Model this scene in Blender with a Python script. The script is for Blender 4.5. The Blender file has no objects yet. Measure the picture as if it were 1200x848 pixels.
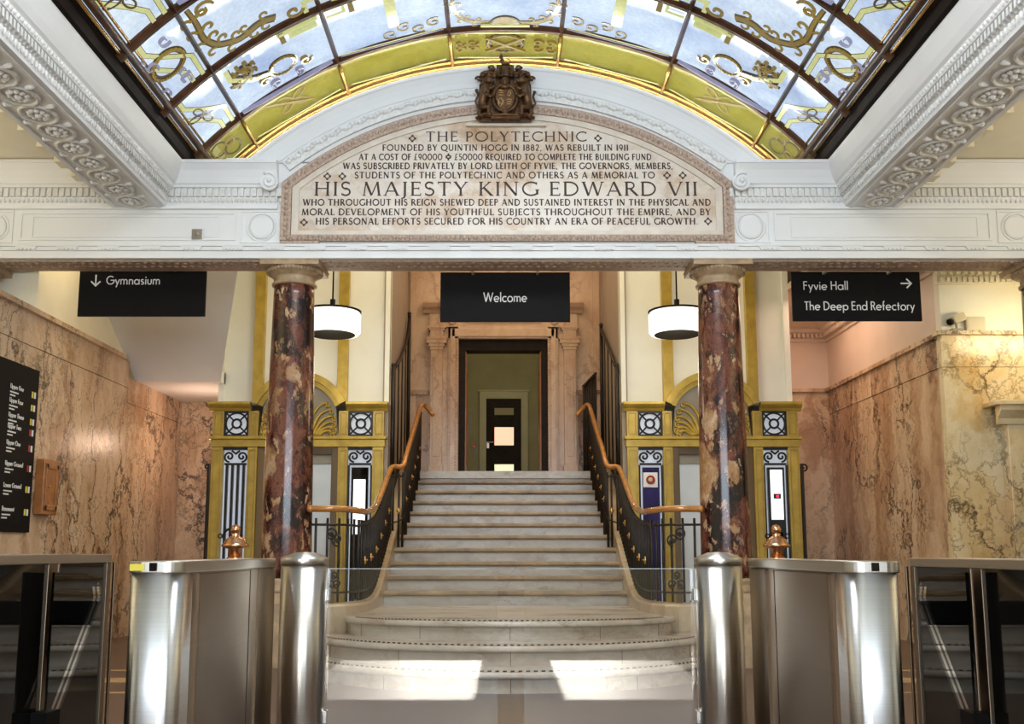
import bpy, math, random
from mathutils import Vector, Matrix
random.seed(7)
C = bpy.context.scene.collection
SC = bpy.context.scene
PI = math.pi
def R(d): return math.radians(d)

# ------------------------------------------------------------------ camera
FPX = 1200.0
TP = FPX / 8200.0
PITCH = math.atan(TP)
HORIZON = 646.0
PCY = HORIZON - FPX * TP            # row of the optical axis
ZC = 1.01
cd = bpy.data.cameras.new('camera')
cam = bpy.data.objects.new('camera', cd); C.objects.link(cam)
cam.location = (0, 0, ZC)
cam.rotation_euler = (PI / 2 + PITCH, 0, 0)
cd.sensor_fit = 'HORIZONTAL'; cd.sensor_width = 36; cd.lens = 36 * FPX / 1200
cd.shift_x = (600 - 592) / 1200.0
cd.shift_y = (PCY - 424) / 1200.0
cd.clip_start = 0.05; cd.clip_end = 200
SC.camera = cam

# ------------------------------------------------------------------ light and exposure
SC.view_settings.view_transform = 'Standard'
SC.view_settings.look = 'None'
SC.view_settings.gamma = 1
SC.view_settings.exposure = 0.20
SC.view_settings.use_curve_mapping = False
w = bpy.data.worlds.new('sky'); SC.world = w; w.use_nodes = True
w.node_tree.nodes['Background'].inputs[0].default_value = (0.72, 0.86, 1.0, 1)
w.node_tree.nodes['Background'].inputs[1].default_value = 1.0

def lamp(kind, name, loc, energy, col, rot=(0, 0, 0), size=1, sizey=None, spot=None, blend=.5):
    l = bpy.data.lights.new(name, kind); o = bpy.data.objects.new(name, l); C.objects.link(o)
    o.location = loc; o.rotation_euler = rot; l.energy = energy; l.color = col
    if kind == 'AREA':
        l.shape = 'RECTANGLE'; l.size = size; l.size_y = sizey or size
    elif kind == 'SPOT':
        l.spot_size = spot; l.spot_blend = blend; l.shadow_soft_size = size
    else:
        l.shadow_soft_size = size
    return o
SKY_GLASS = 0.95
# added fill lamp before the entrance wall, standing in for daylight behind the camera
lamp('AREA', 'entrance_fill', (0, -3.1, 3.2), 560, (0.76, 0.88, 1.0), (R(97), 0, 0), 7.5, 3.0)
# low sun through openings cut in the entrance wall to shape two floor patches
sl = bpy.data.lights.new('sun', 'SUN'); so = bpy.data.objects.new('sun', sl); C.objects.link(so)
sl.energy = 14; sl.angle = R(.5); sl.color = (1.0, .93, .82); so.rotation_euler = (R(90 - 21), 0, 0)
# added unseen area lamp under the vault, fill in place of skylight daylight
lamp('AREA', 'skylight_fill', (0, 4.6, 5.8), 230, (0.90, 0.95, 1.0), (0, 0, 0), 3.2, 2.2)
# added unseen fill lamps for aisles, lobby, landing, passages and far room
for sx in (-1, 1):
    lamp('AREA', 'aisle_up_fill', (sx * 5.7, 6.0, 3.3), 48, (1.0, 0.88, 0.66), (R(180), 0, 0), .5, 4.0)
lamp('AREA', 'lobby_fill', (0, 11.6, 5.9), 85, (1.0, 0.85, 0.56), (0, 0, 0), 5.0, 1.8)
lamp('AREA', 'landing_fill', (0, 14.2, 5.9), 24, (1.0, 0.70, 0.44), (0, 0, 0), 1.6, 1.2)
lamp('AREA', 'passage_fill', (-4.1, 10.5, 4.4), 16, (1.0, 0.80, 0.48), (0, 0, 0), .7, .9)
lamp('SPOT', 'passage_up_fill', (-4.0, 13.3, 2.5), 7, (1.0, 0.68, 0.52), (R(180), 0, 0), .1, None, R(150), 1)
lamp('POINT', 'passage_point_fill', (-3.9, 13.2, 2.4), 9, (1.0, 0.68, 0.50), size=.12)
lamp('AREA', 'passage_fill', (4.0, 12.9, 4.2), 15, (1.0, 0.68, 0.50), (0, 0, 0), .6, 1.6)
lamp('AREA', 'pier_light', (5.45, 9.92, 3.3), 9, (1.0, 0.84, 0.52), (R(78), 0, 0), .8, .2)
lamp('POINT', 'far_room_fill', (0, 18.0, 4.9), 48, (1.0, 0.92, 0.55), size=.15)

# ------------------------------------------------------------------ materials
def newmat(name):
    m = bpy.data.materials.new(name); m.use_nodes = True
    nt = m.node_tree; b = nt.nodes['Principled BSDF']
    return m, nt, b
def ins(b, **k):
    for n, v in k.items():
        b.inputs[n.replace('_', ' ')].default_value = v
def N(nt, t, **k):
    n = nt.nodes.new(t)
    for a, v in k.items():
        if a.startswith('i_'):
            key = a[2:]
            n.inputs[int(key) if key.isdigit() else key.replace('_', ' ')].default_value = v
        else: setattr(n, a, v)
    return n
def L(nt, a, b): nt.links.new(a, b)
def c4(c): return (c[0], c[1], c[2], 1)
def ramp(nt, stops, interp='LINEAR'):
    r = nt.nodes.new('ShaderNodeValToRGB'); r.color_ramp.interpolation = interp
    e = r.color_ramp.elements
    while len(e) < len(stops): e.new(.5)
    for i, (p, c) in enumerate(stops):
        e[i].position = p; e[i].color = c4(c) if not isinstance(c, (int, float)) else (c, c, c, 1)
    return r
def pos(nt, scale=(1, 1, 1), rot=(0, 0, 0)):
    g = N(nt, 'ShaderNodeNewGeometry'); m = N(nt, 'ShaderNodeMapping')
    m.inputs['Scale'].default_value = scale; m.inputs['Rotation'].default_value = rot
    L(nt, g.outputs['Position'], m.inputs['Vector']); return m.outputs[0]
def mixc(nt, f, a, b, mode='MIX'):
    m = N(nt, 'ShaderNodeMix', data_type='RGBA', blend_type=mode)
    for s, v in ((0, f), (6, a), (7, b)):
        if isinstance(v, (int, float)): m.inputs[s].default_value = v
        elif isinstance(v, tuple): m.inputs[s].default_value = c4(v)
        else: L(nt, v, m.inputs[s])
    return m.outputs[2]
def noise(nt, vec, scale, detail=4, rough=.55, dist=0):
    n = N(nt, 'ShaderNodeTexNoise'); n.inputs['Scale'].default_value = scale; n.inputs['Detail'].default_value = detail
    n.inputs['Roughness'].default_value = rough; n.inputs['Distortion'].default_value = dist
    L(nt, vec, n.inputs['Vector']); return n
def bump(nt, b, h, strength=.2, dist=.01):
    n = N(nt, 'ShaderNodeBump'); n.inputs['Strength'].default_value = strength; n.inputs['Distance'].default_value = dist
    L(nt, h, n.inputs['Height']); L(nt, n.outputs[0], b.inputs['Normal'])
def plain(name, col, rough=.5, metal=0, var=.12, vscale=3, spec=.5, bmp=0, bscale=60, coat=0):
    m, nt, b = newmat(name)
    p = pos(nt); n = noise(nt, p, vscale, 5)
    lo = tuple(max(0, x * (1 - var)) for x in col); hi = tuple(min(1, x * (1 + var)) for x in col)
    r = ramp(nt, [(.3, lo), (.7, hi)]); L(nt, n.outputs[0], r.inputs[0]); L(nt, r.outputs[0], b.inputs['Base Color'])
    ins(b, Roughness=rough, Metallic=metal, Specular_IOR_Level=spec, Coat_Weight=coat)
    if bmp:
        n2 = noise(nt, p, bscale, 3); bump(nt, b, n2.outputs[0], bmp, .004)
    return m
def emit(name, col, s):
    m, nt, b = newmat(name); ins(b, Base_Color=c4(col), Emission_Color=c4(col), Emission_Strength=s, Roughness=.4)
    return m
def veined(name, bases, vein, vs=1.0, stretch=(1, 1, .4), vw=.018, amt=.9, rough=.22, warp=.45, cloud=.9, fine=.5, seed=0, mask=(.42, .58)):
    """polished marble: clouded ground with warped thin veins"""
    m, nt, b = newmat(name)
    p = pos(nt)
    off = N(nt, 'ShaderNodeVectorMath', operation='ADD'); off.inputs[1].default_value = (seed * 3.1, seed * 1.7, seed * 2.3)
    L(nt, p, off.inputs[0]); p = off.outputs[0]
    ms = N(nt, 'ShaderNodeMapping'); ms.inputs['Scale'].default_value = stretch; L(nt, p, ms.inputs[0]); ps = ms.outputs[0]
    nw = noise(nt, p, 2.2, 6, .65)
    vm = N(nt, 'ShaderNodeVectorMath', operation='MULTIPLY_ADD'); vm.inputs[1].default_value = (warp,) * 3
    L(nt, nw.outputs['Color'], vm.inputs[0]); L(nt, ps, vm.inputs[2]); pw = vm.outputs[0]
    n1 = noise(nt, pw, cloud, 6, .6)
    k = len(bases); r = ramp(nt, [(.28 + .44 * i / (k - 1), c) for i, c in enumerate(bases)]); L(nt, n1.outputs[0], r.inputs[0])
    col = r.outputs[0]
    mk = noise(nt, p, .8, 3); mr = ramp(nt, [(mask[0], 0), (mask[1], 1)]); L(nt, mk.outputs[0], mr.inputs[0])
    for sc, wd, am in ((vs, vw, amt), (vs * 3.3, vw * 1.6, amt * fine)):
        v = N(nt, 'ShaderNodeTexVoronoi', feature='DISTANCE_TO_EDGE'); v.inputs['Scale'].default_value = sc; L(nt, pw, v.inputs['Vector'])
        rr = ramp(nt, [(0, am), (wd, am * .55), (wd * 2.2, 0)]); L(nt, v.outputs['Distance'], rr.inputs[0])
        mm = N(nt, 'ShaderNodeMath', operation='MULTIPLY'); L(nt, rr.outputs[0], mm.inputs[0]); L(nt, mr.outputs[0], mm.inputs[1])
        col = mixc(nt, mm.outputs[0], col, vein)
    L(nt, col, b.inputs['Base Color']); ins(b, Roughness=rough)
    return m
def breccia(name):
    m, nt, b = newmat(name)
    p = pos(nt, (1, 1, .55), (0, R(14), 0))
    nw = noise(nt, p, 4.5, 7, .7)
    vm = N(nt, 'ShaderNodeVectorMath', operation='MULTIPLY_ADD'); vm.inputs[1].default_value = (.34,) * 3
    L(nt, nw.outputs['Color'], vm.inputs[0]); L(nt, p, vm.inputs[2]); pw = vm.outputs[0]
    n1 = noise(nt, pw, 3.4, 9, .72)
    r = ramp(nt, [(.36, (.004, .002, .002)), (.45, (.018, .006, .005)), (.50, (.10, .027, .017)), (.55, (.20, .065, .035)), (.60, (.09, .028, .018)), (.66, (.012, .005, .004))])
    L(nt, n1.outputs[0], r.inputs[0]); col = r.outputs[0]
    for sc, lo, off, am in ((2.6, .50, 0, 1), (6.5, .62, 5, .95), (15, .72, 3, .9)):
        v = N(nt, 'ShaderNodeTexVoronoi', feature='SMOOTH_F1'); v.inputs['Scale'].default_value = sc; v.inputs['Smoothness'].default_value = .15
        L(nt, pw, v.inputs['Vector'])
        pick = N(nt, 'ShaderNodeSeparateColor'); L(nt, v.outputs['Color'], pick.inputs[0])
        g1 = ramp(nt, [(lo, 0), (lo + .06, am)]); L(nt, pick.outputs[0], g1.inputs[0])
        g2 = ramp(nt, [(.34, 1), (.42, 0)]); L(nt, v.outputs['Distance'], g2.inputs[0])
        mm = N(nt, 'ShaderNodeMath', operation='MULTIPLY'); L(nt, g1.outputs[0], mm.inputs[0]); L(nt, g2.outputs[0], mm.inputs[1])
        n4 = noise(nt, pw, 12, 6, .7)
        cr = ramp(nt, [(.3, (.20, .085, .035)), (.5, (.42, .23, .10)), (.7, (.62, .46, .33))]); L(nt, n4.outputs[0], cr.inputs[0])
        col = mixc(nt, mm.outputs[0], col, cr.outputs[0])
    n3 = noise(nt, pw, 16, 6, .75); r3 = ramp(nt, [(.60, 0), (.65, .75)]); L(nt, n3.outputs[0], r3.inputs[0])
    col = mixc(nt, r3.outputs[0], col, (.46, .28, .20))
    L(nt, col, b.inputs['Base Color']); ins(b, Roughness=.2, Coat_Weight=.2)
    return m
def steel(name, col=(.62, .58, .52), rough=.30, aniso=.93, vertical=True):
    m, nt, b = newmat(name)
    p = pos(nt, (220, 220, 1.2) if not vertical else (1.5, 1.5, 260))
    n = noise(nt, p, 1, 3); r = ramp(nt, [(.2, tuple(x * .86 for x in col)), (.8, col)]); L(nt, n.outputs[0], r.inputs[0])
    L(nt, r.outputs[0], b.inputs['Base Color']); ins(b, Metallic=1, Roughness=rough, Anisotropic=aniso, Anisotropic_Rotation=.25)
    tg = N(nt, 'ShaderNodeTangent', direction_type='RADIAL', axis='Z'); L(nt, tg.outputs[0], b.inputs['Tangent'])
    return m
def clear_glass(name, tint=(.992, .996, .994), rough=0.0):
    m, nt, b = newmat(name)
    nt.nodes.remove(b); out = nt.nodes['Material Output']
    t = N(nt, 'ShaderNodeBsdfTransparent'); t.inputs[0].default_value = c4(tint)
    g = N(nt, 'ShaderNodeBsdfGlossy'); g.inputs['Roughness'].default_value = rough; g.inputs[0].default_value = (1, 1, 1, 1)
    f = N(nt, 'ShaderNodeFresnel'); f.inputs[0].default_value = 1.45
    a = N(nt, 'ShaderNodeMath', operation='MULTIPLY_ADD'); a.inputs[1].default_value = 1.1; a.inputs[2].default_value = .02; L(nt, f.outputs[0], a.inputs[0])
    mx = N(nt, 'ShaderNodeMixShader'); L(nt, a.outputs[0], mx.inputs[0]); L(nt, t.outputs[0], mx.inputs[1]); L(nt, g.outputs[0], mx.inputs[2])
    L(nt, mx.outputs[0], out.inputs[0]); return m
def sky_glass(name, ca, cb, s, rough=.12):
    """painted roof glass with the sky behind it"""
    m, nt, b = newmat(name)
    p = pos(nt); n = noise(nt, p, 1.1, 4, .6, .5); n2 = noise(nt, p, 26, 3)
    r = ramp(nt, [(.3, ca), (.7, cb)]); L(nt, n.outputs[0], r.inputs[0])
    r2 = ramp(nt, [(.3, .82), (.7, 1.0)]); L(nt, n2.outputs[0], r2.inputs[0])
    c = mixc(nt, 1.0, r.outputs[0], r2.outputs[0], 'MULTIPLY')
    L(nt, c, b.inputs['Emission Color']); ins(b, Base_Color=c4(tuple(x * .25 for x in ca)), Emission_Strength=s, Roughness=rough)
    bump(nt, b, n2.outputs[0], .06, .01); return m

M = {}
M['white'] = plain('white_plaster', (.80, .80, .79), .5, var=.04, vscale=1.2)
M['white_relief'] = plain('white_relief_plaster', (.76, .75, .72), .55, var=.10, vscale=30)
M['brown_relief'] = plain('toned_relief_plaster', (.46, .34, .26), .6, var=.35, vscale=40)
M['cream'] = plain('cream_plaster', (.80, .74, .58), .55, var=.04)
M['offwhite'] = plain('off_white_panel', (.83, .82, .74), .45, var=.03)
M['taupe'] = plain('taupe_plaster', (.36, .29, .23), .6, var=.06)
M['olive'] = plain('olive_plaster', (.33, .29, .18), .7, var=.08)
M['olive_trim'] = plain('olive_trim', (.46, .41, .27), .5, var=.05)
M['pale_stone'] = plain('pale_border_stone', (.68, .60, .50), .4, var=.12, vscale=6)
M['gold'] = plain('gold_paint', (.47, .32, .055), .36, 0.3, var=.22, vscale=6, bmp=.05)
M['gold_dark'] = plain('darker_gold_paint', (.40, .26, .06), .45, 0.2, var=.2)  # deeper gold for the panel mouldings
M['wall_marble'] = veined('onyx_wall_marble', [(.28, .135, .065), (.55, .35, .20), (.68, .49, .32), (.42, .23, .12), (.63, .43, .26)], (.018, .008, .004), vs=1.7, stretch=(1, 1, .26), vw=.014, amt=1.0, rough=.3, warp=.62, cloud=1.5, fine=.7, mask=(.36, .50))
M['pier_marble'] = veined('yellow_pier_marble', [(.46, .24, .07), (.66, .46, .22), (.76, .62, .38), (.62, .38, .13)], (.06, .03, .012), vs=1.4, stretch=(1, 1, .5), vw=.015, rough=.2, warp=.7, seed=2, mask=(.38, .54), fine=.7)
M['pink_marble'] = veined('pink_door_marble', [(.30, .14, .08), (.50, .31, .20), (.62, .44, .31), (.40, .20, .12)], (.22, .10, .06), vs=1.6, stretch=(1, 1, .4), vw=.012, amt=.6, rough=.25, seed=3)
M['dark_marble'] = veined('dado_marble', [(.24, .12, .07), (.40, .24, .15), (.52, .34, .22)], (.06, .03, .02), vs=2, stretch=(1, 1, .6), rough=.25, seed=4)
M['step_marble'] = veined('step_marble', [(.25, .18, .12), (.39, .32, .25), (.47, .41, .34), (.32, .24, .17)], (.11, .07, .04), vs=2.6, stretch=(.5, 1, 1.6), vw=.010, amt=.35, rough=.25, warp=.5, cloud=2.2, seed=5)
M['nosing'] = plain('worn_nosing_marble', (.26, .175, .09), .32, var=.4, vscale=5)
M['curb_marble'] = veined('curb_marble', [(.32, .21, .11), (.44, .33, .21), (.52, .42, .29)], (.20, .13, .07), vs=2.0, stretch=(1, 1, 1), amt=.5, rough=.25, seed=6)
M['slab_marble'] = veined('plaque_marble', [(.40, .22, .10), (.60, .44, .30), (.74, .66, .57), (.72, .62, .50), (.52, .32, .17)], (.45, .28, .16), vs=1.0, stretch=(.7, 1, 1.2), amt=.35, rough=.3, warp=.7, cloud=1.5, seed=8)
M['column_marble'] = breccia('red_breccia_marble')
M['capital_stone'] = plain('capital_stone', (.40, .28, .165), .45, var=.25, vscale=12)
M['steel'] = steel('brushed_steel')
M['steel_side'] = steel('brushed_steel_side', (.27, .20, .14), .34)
M['steel_light'] = steel('bright_steel', (.74, .74, .74), .30)
M['lift_steel'] = plain('lift_door_steel', (.55, .55, .54), .35, .7, var=.06)
M['black'] = plain('black_sign', (.004, .003, .003), .6, var=.1, spec=.15)
M['black_glass'] = plain('smoked_black_glass', (.006, .005, .004), .04, var=.05, spec=.4)
M['iron'] = plain('black_iron', (.014, .010, .008), .4, .3, var=.3, vscale=20)
M['letter_white'] = plain('white_lettering', (.85, .85, .83), .5, var=.01)
M['engraved'] = plain('engraved_brown', (.050, .026, .016), .6, var=.3, vscale=30)
M['brass'] = plain('brass', (.60, .36, .12), .22, 1, var=.15)
M['copper'] = plain('copper', (.62, .33, .17), .2, 1, var=.15)
M['rail_wood'] = plain('varnished_handrail', (.46, .19, .045), .18, .15, var=.2, vscale=12, coat=.5)
M['bronze'] = plain('bronze', (.115, .055, .020), .42, .6, var=.6, vscale=26)
M['bronze_light'] = plain('bronze_gilt', (.55, .34, .15), .4, .6, var=.3, vscale=26)
M['dark_wood'] = plain('dark_wood', (.014, .007, .004), .6, var=.4, vscale=8, spec=.2)
M['brown_wood'] = plain('brown_wood', (.34, .13, .035), .35, var=.3, vscale=9)
M['frame_brown'] = plain('skylight_brown_metal', (.075, .032, .015), .34, 0, var=.4, vscale=8, spec=.2)
M['frame_black'] = plain('skylight_dark_band', (.012, .006, .004), .6, .0, spec=.1, var=.4, vscale=5)
M['frame_gold'] = plain('skylight_gilt_bead', (.52, .31, .09), .25, .9, var=.2)
M['glass_blue'] = sky_glass('sky_lit_glass', (.36, .47, .70), (.72, .84, .93), SKY_GLASS)
M['glass_yellow'] = sky_glass('yellow_lit_glass', (.36, .32, .045), (.54, .52, .15), .5)
M['paint_gold'] = sky_glass('gold_glass_paint', (.20, .13, .015), (.42, .30, .06), .55)
M['paint_pale'] = sky_glass('pale_yellow_glass_paint', (.50, .52, .18), (.66, .68, .34), .8)
M['paint_dark'] = sky_glass('dark_glass_paint', (.05, .03, .015), (.14, .08, .03), .5)
M['paint_lilac'] = sky_glass('lilac_glass_paint', (.22, .22, .34), (.34, .34, .48), .7)
M['led'] = emit('led_strip', (1.0, .98, .86), 45)
M['lamp_white'] = emit('lamp_diffuser', (1.0, .97, .88), 1.35)
M['screen_white'] = emit('backlit_plate', (.86, .90, 1.0), .75)
M['red_led'] = emit('red_display', (1, .03, .05), 1.2)
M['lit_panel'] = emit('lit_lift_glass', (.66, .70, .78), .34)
M['pane_lit'] = emit('lit_door_pane', (.95, .62, .42), .85)
M['pane_pale'] = emit('lit_low_pane', (.92, .92, .62), .75)
M['edge_highlight'] = plain('painted_edge_highlight', (.42, .46, .45), .25, var=.02)  # pale colour painted as the highlight on the glass edge
M['glass'] = clear_glass('clear_glass')
M['grey'] = plain('grey_plastic', (.30, .27, .22), .5)
M['pale_plastic'] = plain('pale_plastic', (.58, .50, .34), .5)
M['yellow_sticker'] = plain('yellow_sticker', (.75, .62, .06), .5, var=.02)
M['red_paint'] = plain('red_paint', (.42, .02, .02), .4)
M['blue_panel'] = plain('dark_blue_panel', (.025, .02, .11), .15, var=.4, vscale=3)
M['chrome'] = plain('chrome', (.8, .8, .8), .15, 1, var=.02)
def floor_mat():
    m, nt, b = newmat('terrazzo_floor'); p = pos(nt)
    n = noise(nt, p, 130, 3, .8); n2 = noise(nt, p, 1.2, 5)
    r = ramp(nt, [(.35, (.055, .028, .018)), (.55, (.13, .078, .055)), (.72, (.27, .18, .14))]); L(nt, n.outputs[0], r.inputs[0])
    r2 = ramp(nt, [(.3, .7), (.7, 1.0)]); L(nt, n2.outputs[0], r2.inputs[0])
    L(nt, mixc(nt, 1.0, r.outputs[0], r2.outputs[0], 'MULTIPLY'), b.inputs['Base Color']); ins(b, Roughness=.34); return m
M['floor'] = floor_mat()
M['border'] = plain('floor_border', (.42, .27, .13), .3, var=.3, vscale=4)

# ------------------------------------------------------------------ mesh building
ORG = {}
class MB:
    def __init__(s): s.v = []; s.f = []; s.m = []; s.s = []; s.cm = 0
    def mat(s, i): s.cm = i; return s
    def face(s, idx, sm=False): s.f.append(tuple(idx)); s.m.append(s.cm); s.s.append(sm)
    def add(s, vs): i = len(s.v); s.v.extend(Vector(p) for p in vs); return i
    def box(s, x0, x1, y0, y1, z0, z1):
        i = s.add([(x, y, z) for z in (z0, z1) for x, y in ((x0, y0), (x1, y0), (x1, y1), (x0, y1))])
        for q in ((3, 2, 1, 0), (4, 5, 6, 7), (0, 1, 5, 4), (1, 2, 6, 5), (2, 3, 7, 6), (3, 0, 4, 7)): s.face([i + k for k in q])
        return s
    def hull2(s, rings, close=True, caps=True, sm=True):
        """join equal-length rings of points"""
        n = len(rings[0]); base = [s.add(r) for r in rings]
        for a, b in zip(base[:-1], base[1:]):
            for k in range(n if close else n - 1):
                k2 = (k + 1) % n
                s.face((a + k, a + k2, b + k2, b + k), sm)
        if caps and close:
            s.face([base[0] + k for k in range(n)][::-1]); s.face([base[-1] + k for k in range(n)])
        return s
    def prism(s, poly, fn, d0, d1, sm=False):
        """poly of 2-D points, fn(u, v, d) -> 3-D"""
        return s.hull2([[fn(u, v, d0) for u, v in poly], [fn(u, v, d1) for u, v in poly]], sm=sm)
    def tube(s, pts, r, n=8, close=False, caps=True, sm=True, flat=None):
        pts = [Vector(p) for p in pts]; rs = r if isinstance(r, (list, tuple)) else [r] * len(pts)
        rings = []; up = None; m = len(pts)
        for i, p in enumerate(pts):
            a = pts[(i - 1) % m] if close or i else p; b = pts[(i + 1) % m] if close or i < m - 1 else p
            t = (b - a)
            if t.length < 1e-9: t = Vector((0, 0, 1))
            t.normalize()
            if up is None:
                up = Vector((0, 0, 1)) if abs(t.z) < .9 else Vector((0, 1, 0))
            x = t.cross(up)
            if x.length < 1e-6: x = t.cross(Vector((1, .1, .2)))
            x.normalize(); up = x.cross(t).normalized()
            fl = flat or 1
            rings.append([p + x * (math.cos(2 * PI * k / n) * rs[i]) + up * (math.sin(2 * PI * k / n) * rs[i] * fl) for k in range(n)])
        if close: rings.append(rings[0])
        return s.hull2(rings, True, caps and not close, sm)
    def lathe(s, prof, cx, cy, n=32, sm=True, sx=1, sy=1):
        rings = [[(cx + r * sx * math.cos(2 * PI * k / n), cy + r * sy * math.sin(2 * PI * k / n), z) for k in range(n)] for r, z in prof]
        return s.hull2(rings, True, True, sm)
    def ball(s, c, r, n=10, sc=(1, 1, 1), rot=None):
        rings = []; h = max(4, n // 2)
        for j in range(h + 1):
            a = -PI / 2 + PI * j / h
            ring = []
            for k in range(n):
                p = Vector((math.cos(a) * math.cos(2 * PI * k / n) * sc[0], math.cos(a) * math.sin(2 * PI * k / n) * sc[1], math.sin(a) * sc[2])) * r
                if rot: p = rot @ p
                ring.append(Vector(c) + p)
            rings.append(ring)
        return s.hull2(rings, True, True, True)
    def build(s, name, mats, parent=None, bev=0, org=None):
        me = bpy.data.meshes.new(name)
        o0 = ORG[parent] if parent is not None else Vector(org or (0, 0, 0))
        me.from_pydata([v - o0 for v in s.v], [], s.f)
        if not isinstance(mats, (list, tuple)): mats = [mats]
        for k in mats: me.materials.append(M[k])
        for p, mi, sm in zip(me.polygons, s.m, s.s): p.material_index = mi; p.use_smooth = sm
        me.validate(); 
        import bmesh
        bm = bmesh.new(); bm.from_mesh(me); bmesh.ops.recalc_face_normals(bm, faces=bm.faces); bm.to_mesh(me); bm.free()
        o = bpy.data.objects.new(name, me); C.objects.link(o)
        if parent is not None: o.parent = parent
        else: o.location = o0
        ORG[o] = o0
        if bev:
            b = o.modifiers.new('bevel', 'BEVEL'); b.width = bev; b.segments = 2; b.limit_method = 'ANGLE'; b.angle_limit = R(40)
        return o
def thing(name, label, cat, loc, group=None):
    o = bpy.data.objects.new(name, None); C.objects.link(o); o.location = loc; o.empty_display_size = .1
    ORG[o] = Vector(loc); tag(o, label, cat, group); return o
def tag(o, label, cat, group=None):
    o['label'] = label; o['category'] = cat
    if group: o['group'] = group
    return o
def struct(o, label=None):
    o['kind'] = 'structure'
    if label: o['label'] = label
    return o
def copy_tree(o, parent=None):
    c = o.copy(); C.objects.link(c)
    if parent is not None: c.parent = parent
    ORG[c] = ORG[o]
    for ch in o.children: copy_tree(ch, c)
    return c
def arcp(cx, cy, rx, ry, a0, a1, n=12):
    return [(cx + rx * math.cos(R(a0 + (a1 - a0) * i / n)), cy + ry * math.sin(R(a0 + (a1 - a0) * i / n))) for i in range(n + 1)]

# ------------------------------------------------------------------ stroke lettering
def ribbon(mb, pts, w, fn, d0, d1):
    """flat stroke along 2-D points, mapped by fn(u, v, d)"""
    if len(pts) < 2: return
    Lp, Rp = [], []
    closed = (Vector(pts[0]) - Vector(pts[-1])).length < 1e-6 and len(pts) > 3
    n = len(pts)
    for i, p in enumerate(pts):
        a = pts[i - 1] if i else (pts[-2] if closed else None); b = pts[i + 1] if i < n - 1 else (pts[1] if closed else None)
        p = Vector(p); d1v = (p - Vector(a)).normalized() if a is not None else None; d2v = (Vector(b) - p).normalized() if b is not None else None
        if d1v is None: d1v = d2v
        if d2v is None: d2v = d1v
        n1 = Vector((-d1v.y, d1v.x)); n2 = Vector((-d2v.y, d2v.x)); m = n1 + n2
        if m.length < 1e-4: m = n1
        m.normalize(); k = min(2.0, 1 / max(.3, m.dot(n1)))
        ww = w[i] if isinstance(w, (list, tuple)) else w
        Lp.append(p + m * ww / 2 * k); Rp.append(p - m * ww / 2 * k)
    i0 = mb.add([fn(q.x, q.y, d1) for q in Lp]); i1 = mb.add([fn(q.x, q.y, d1) for q in Rp])
    i2 = mb.add([fn(q.x, q.y, d0) for q in Lp]); i3 = mb.add([fn(q.x, q.y, d0) for q in Rp])
    for k in range(n - 1):
        mb.face((i0 + k, i1 + k, i1 + k + 1, i0 + k + 1))
        mb.face((i0 + k, i0 + k + 1, i2 + k + 1, i2 + k)); mb.face((i1 + k + 1, i1 + k, i3 + k, i3 + k + 1))
TK, TN, SF = .135, .07, .055
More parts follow.
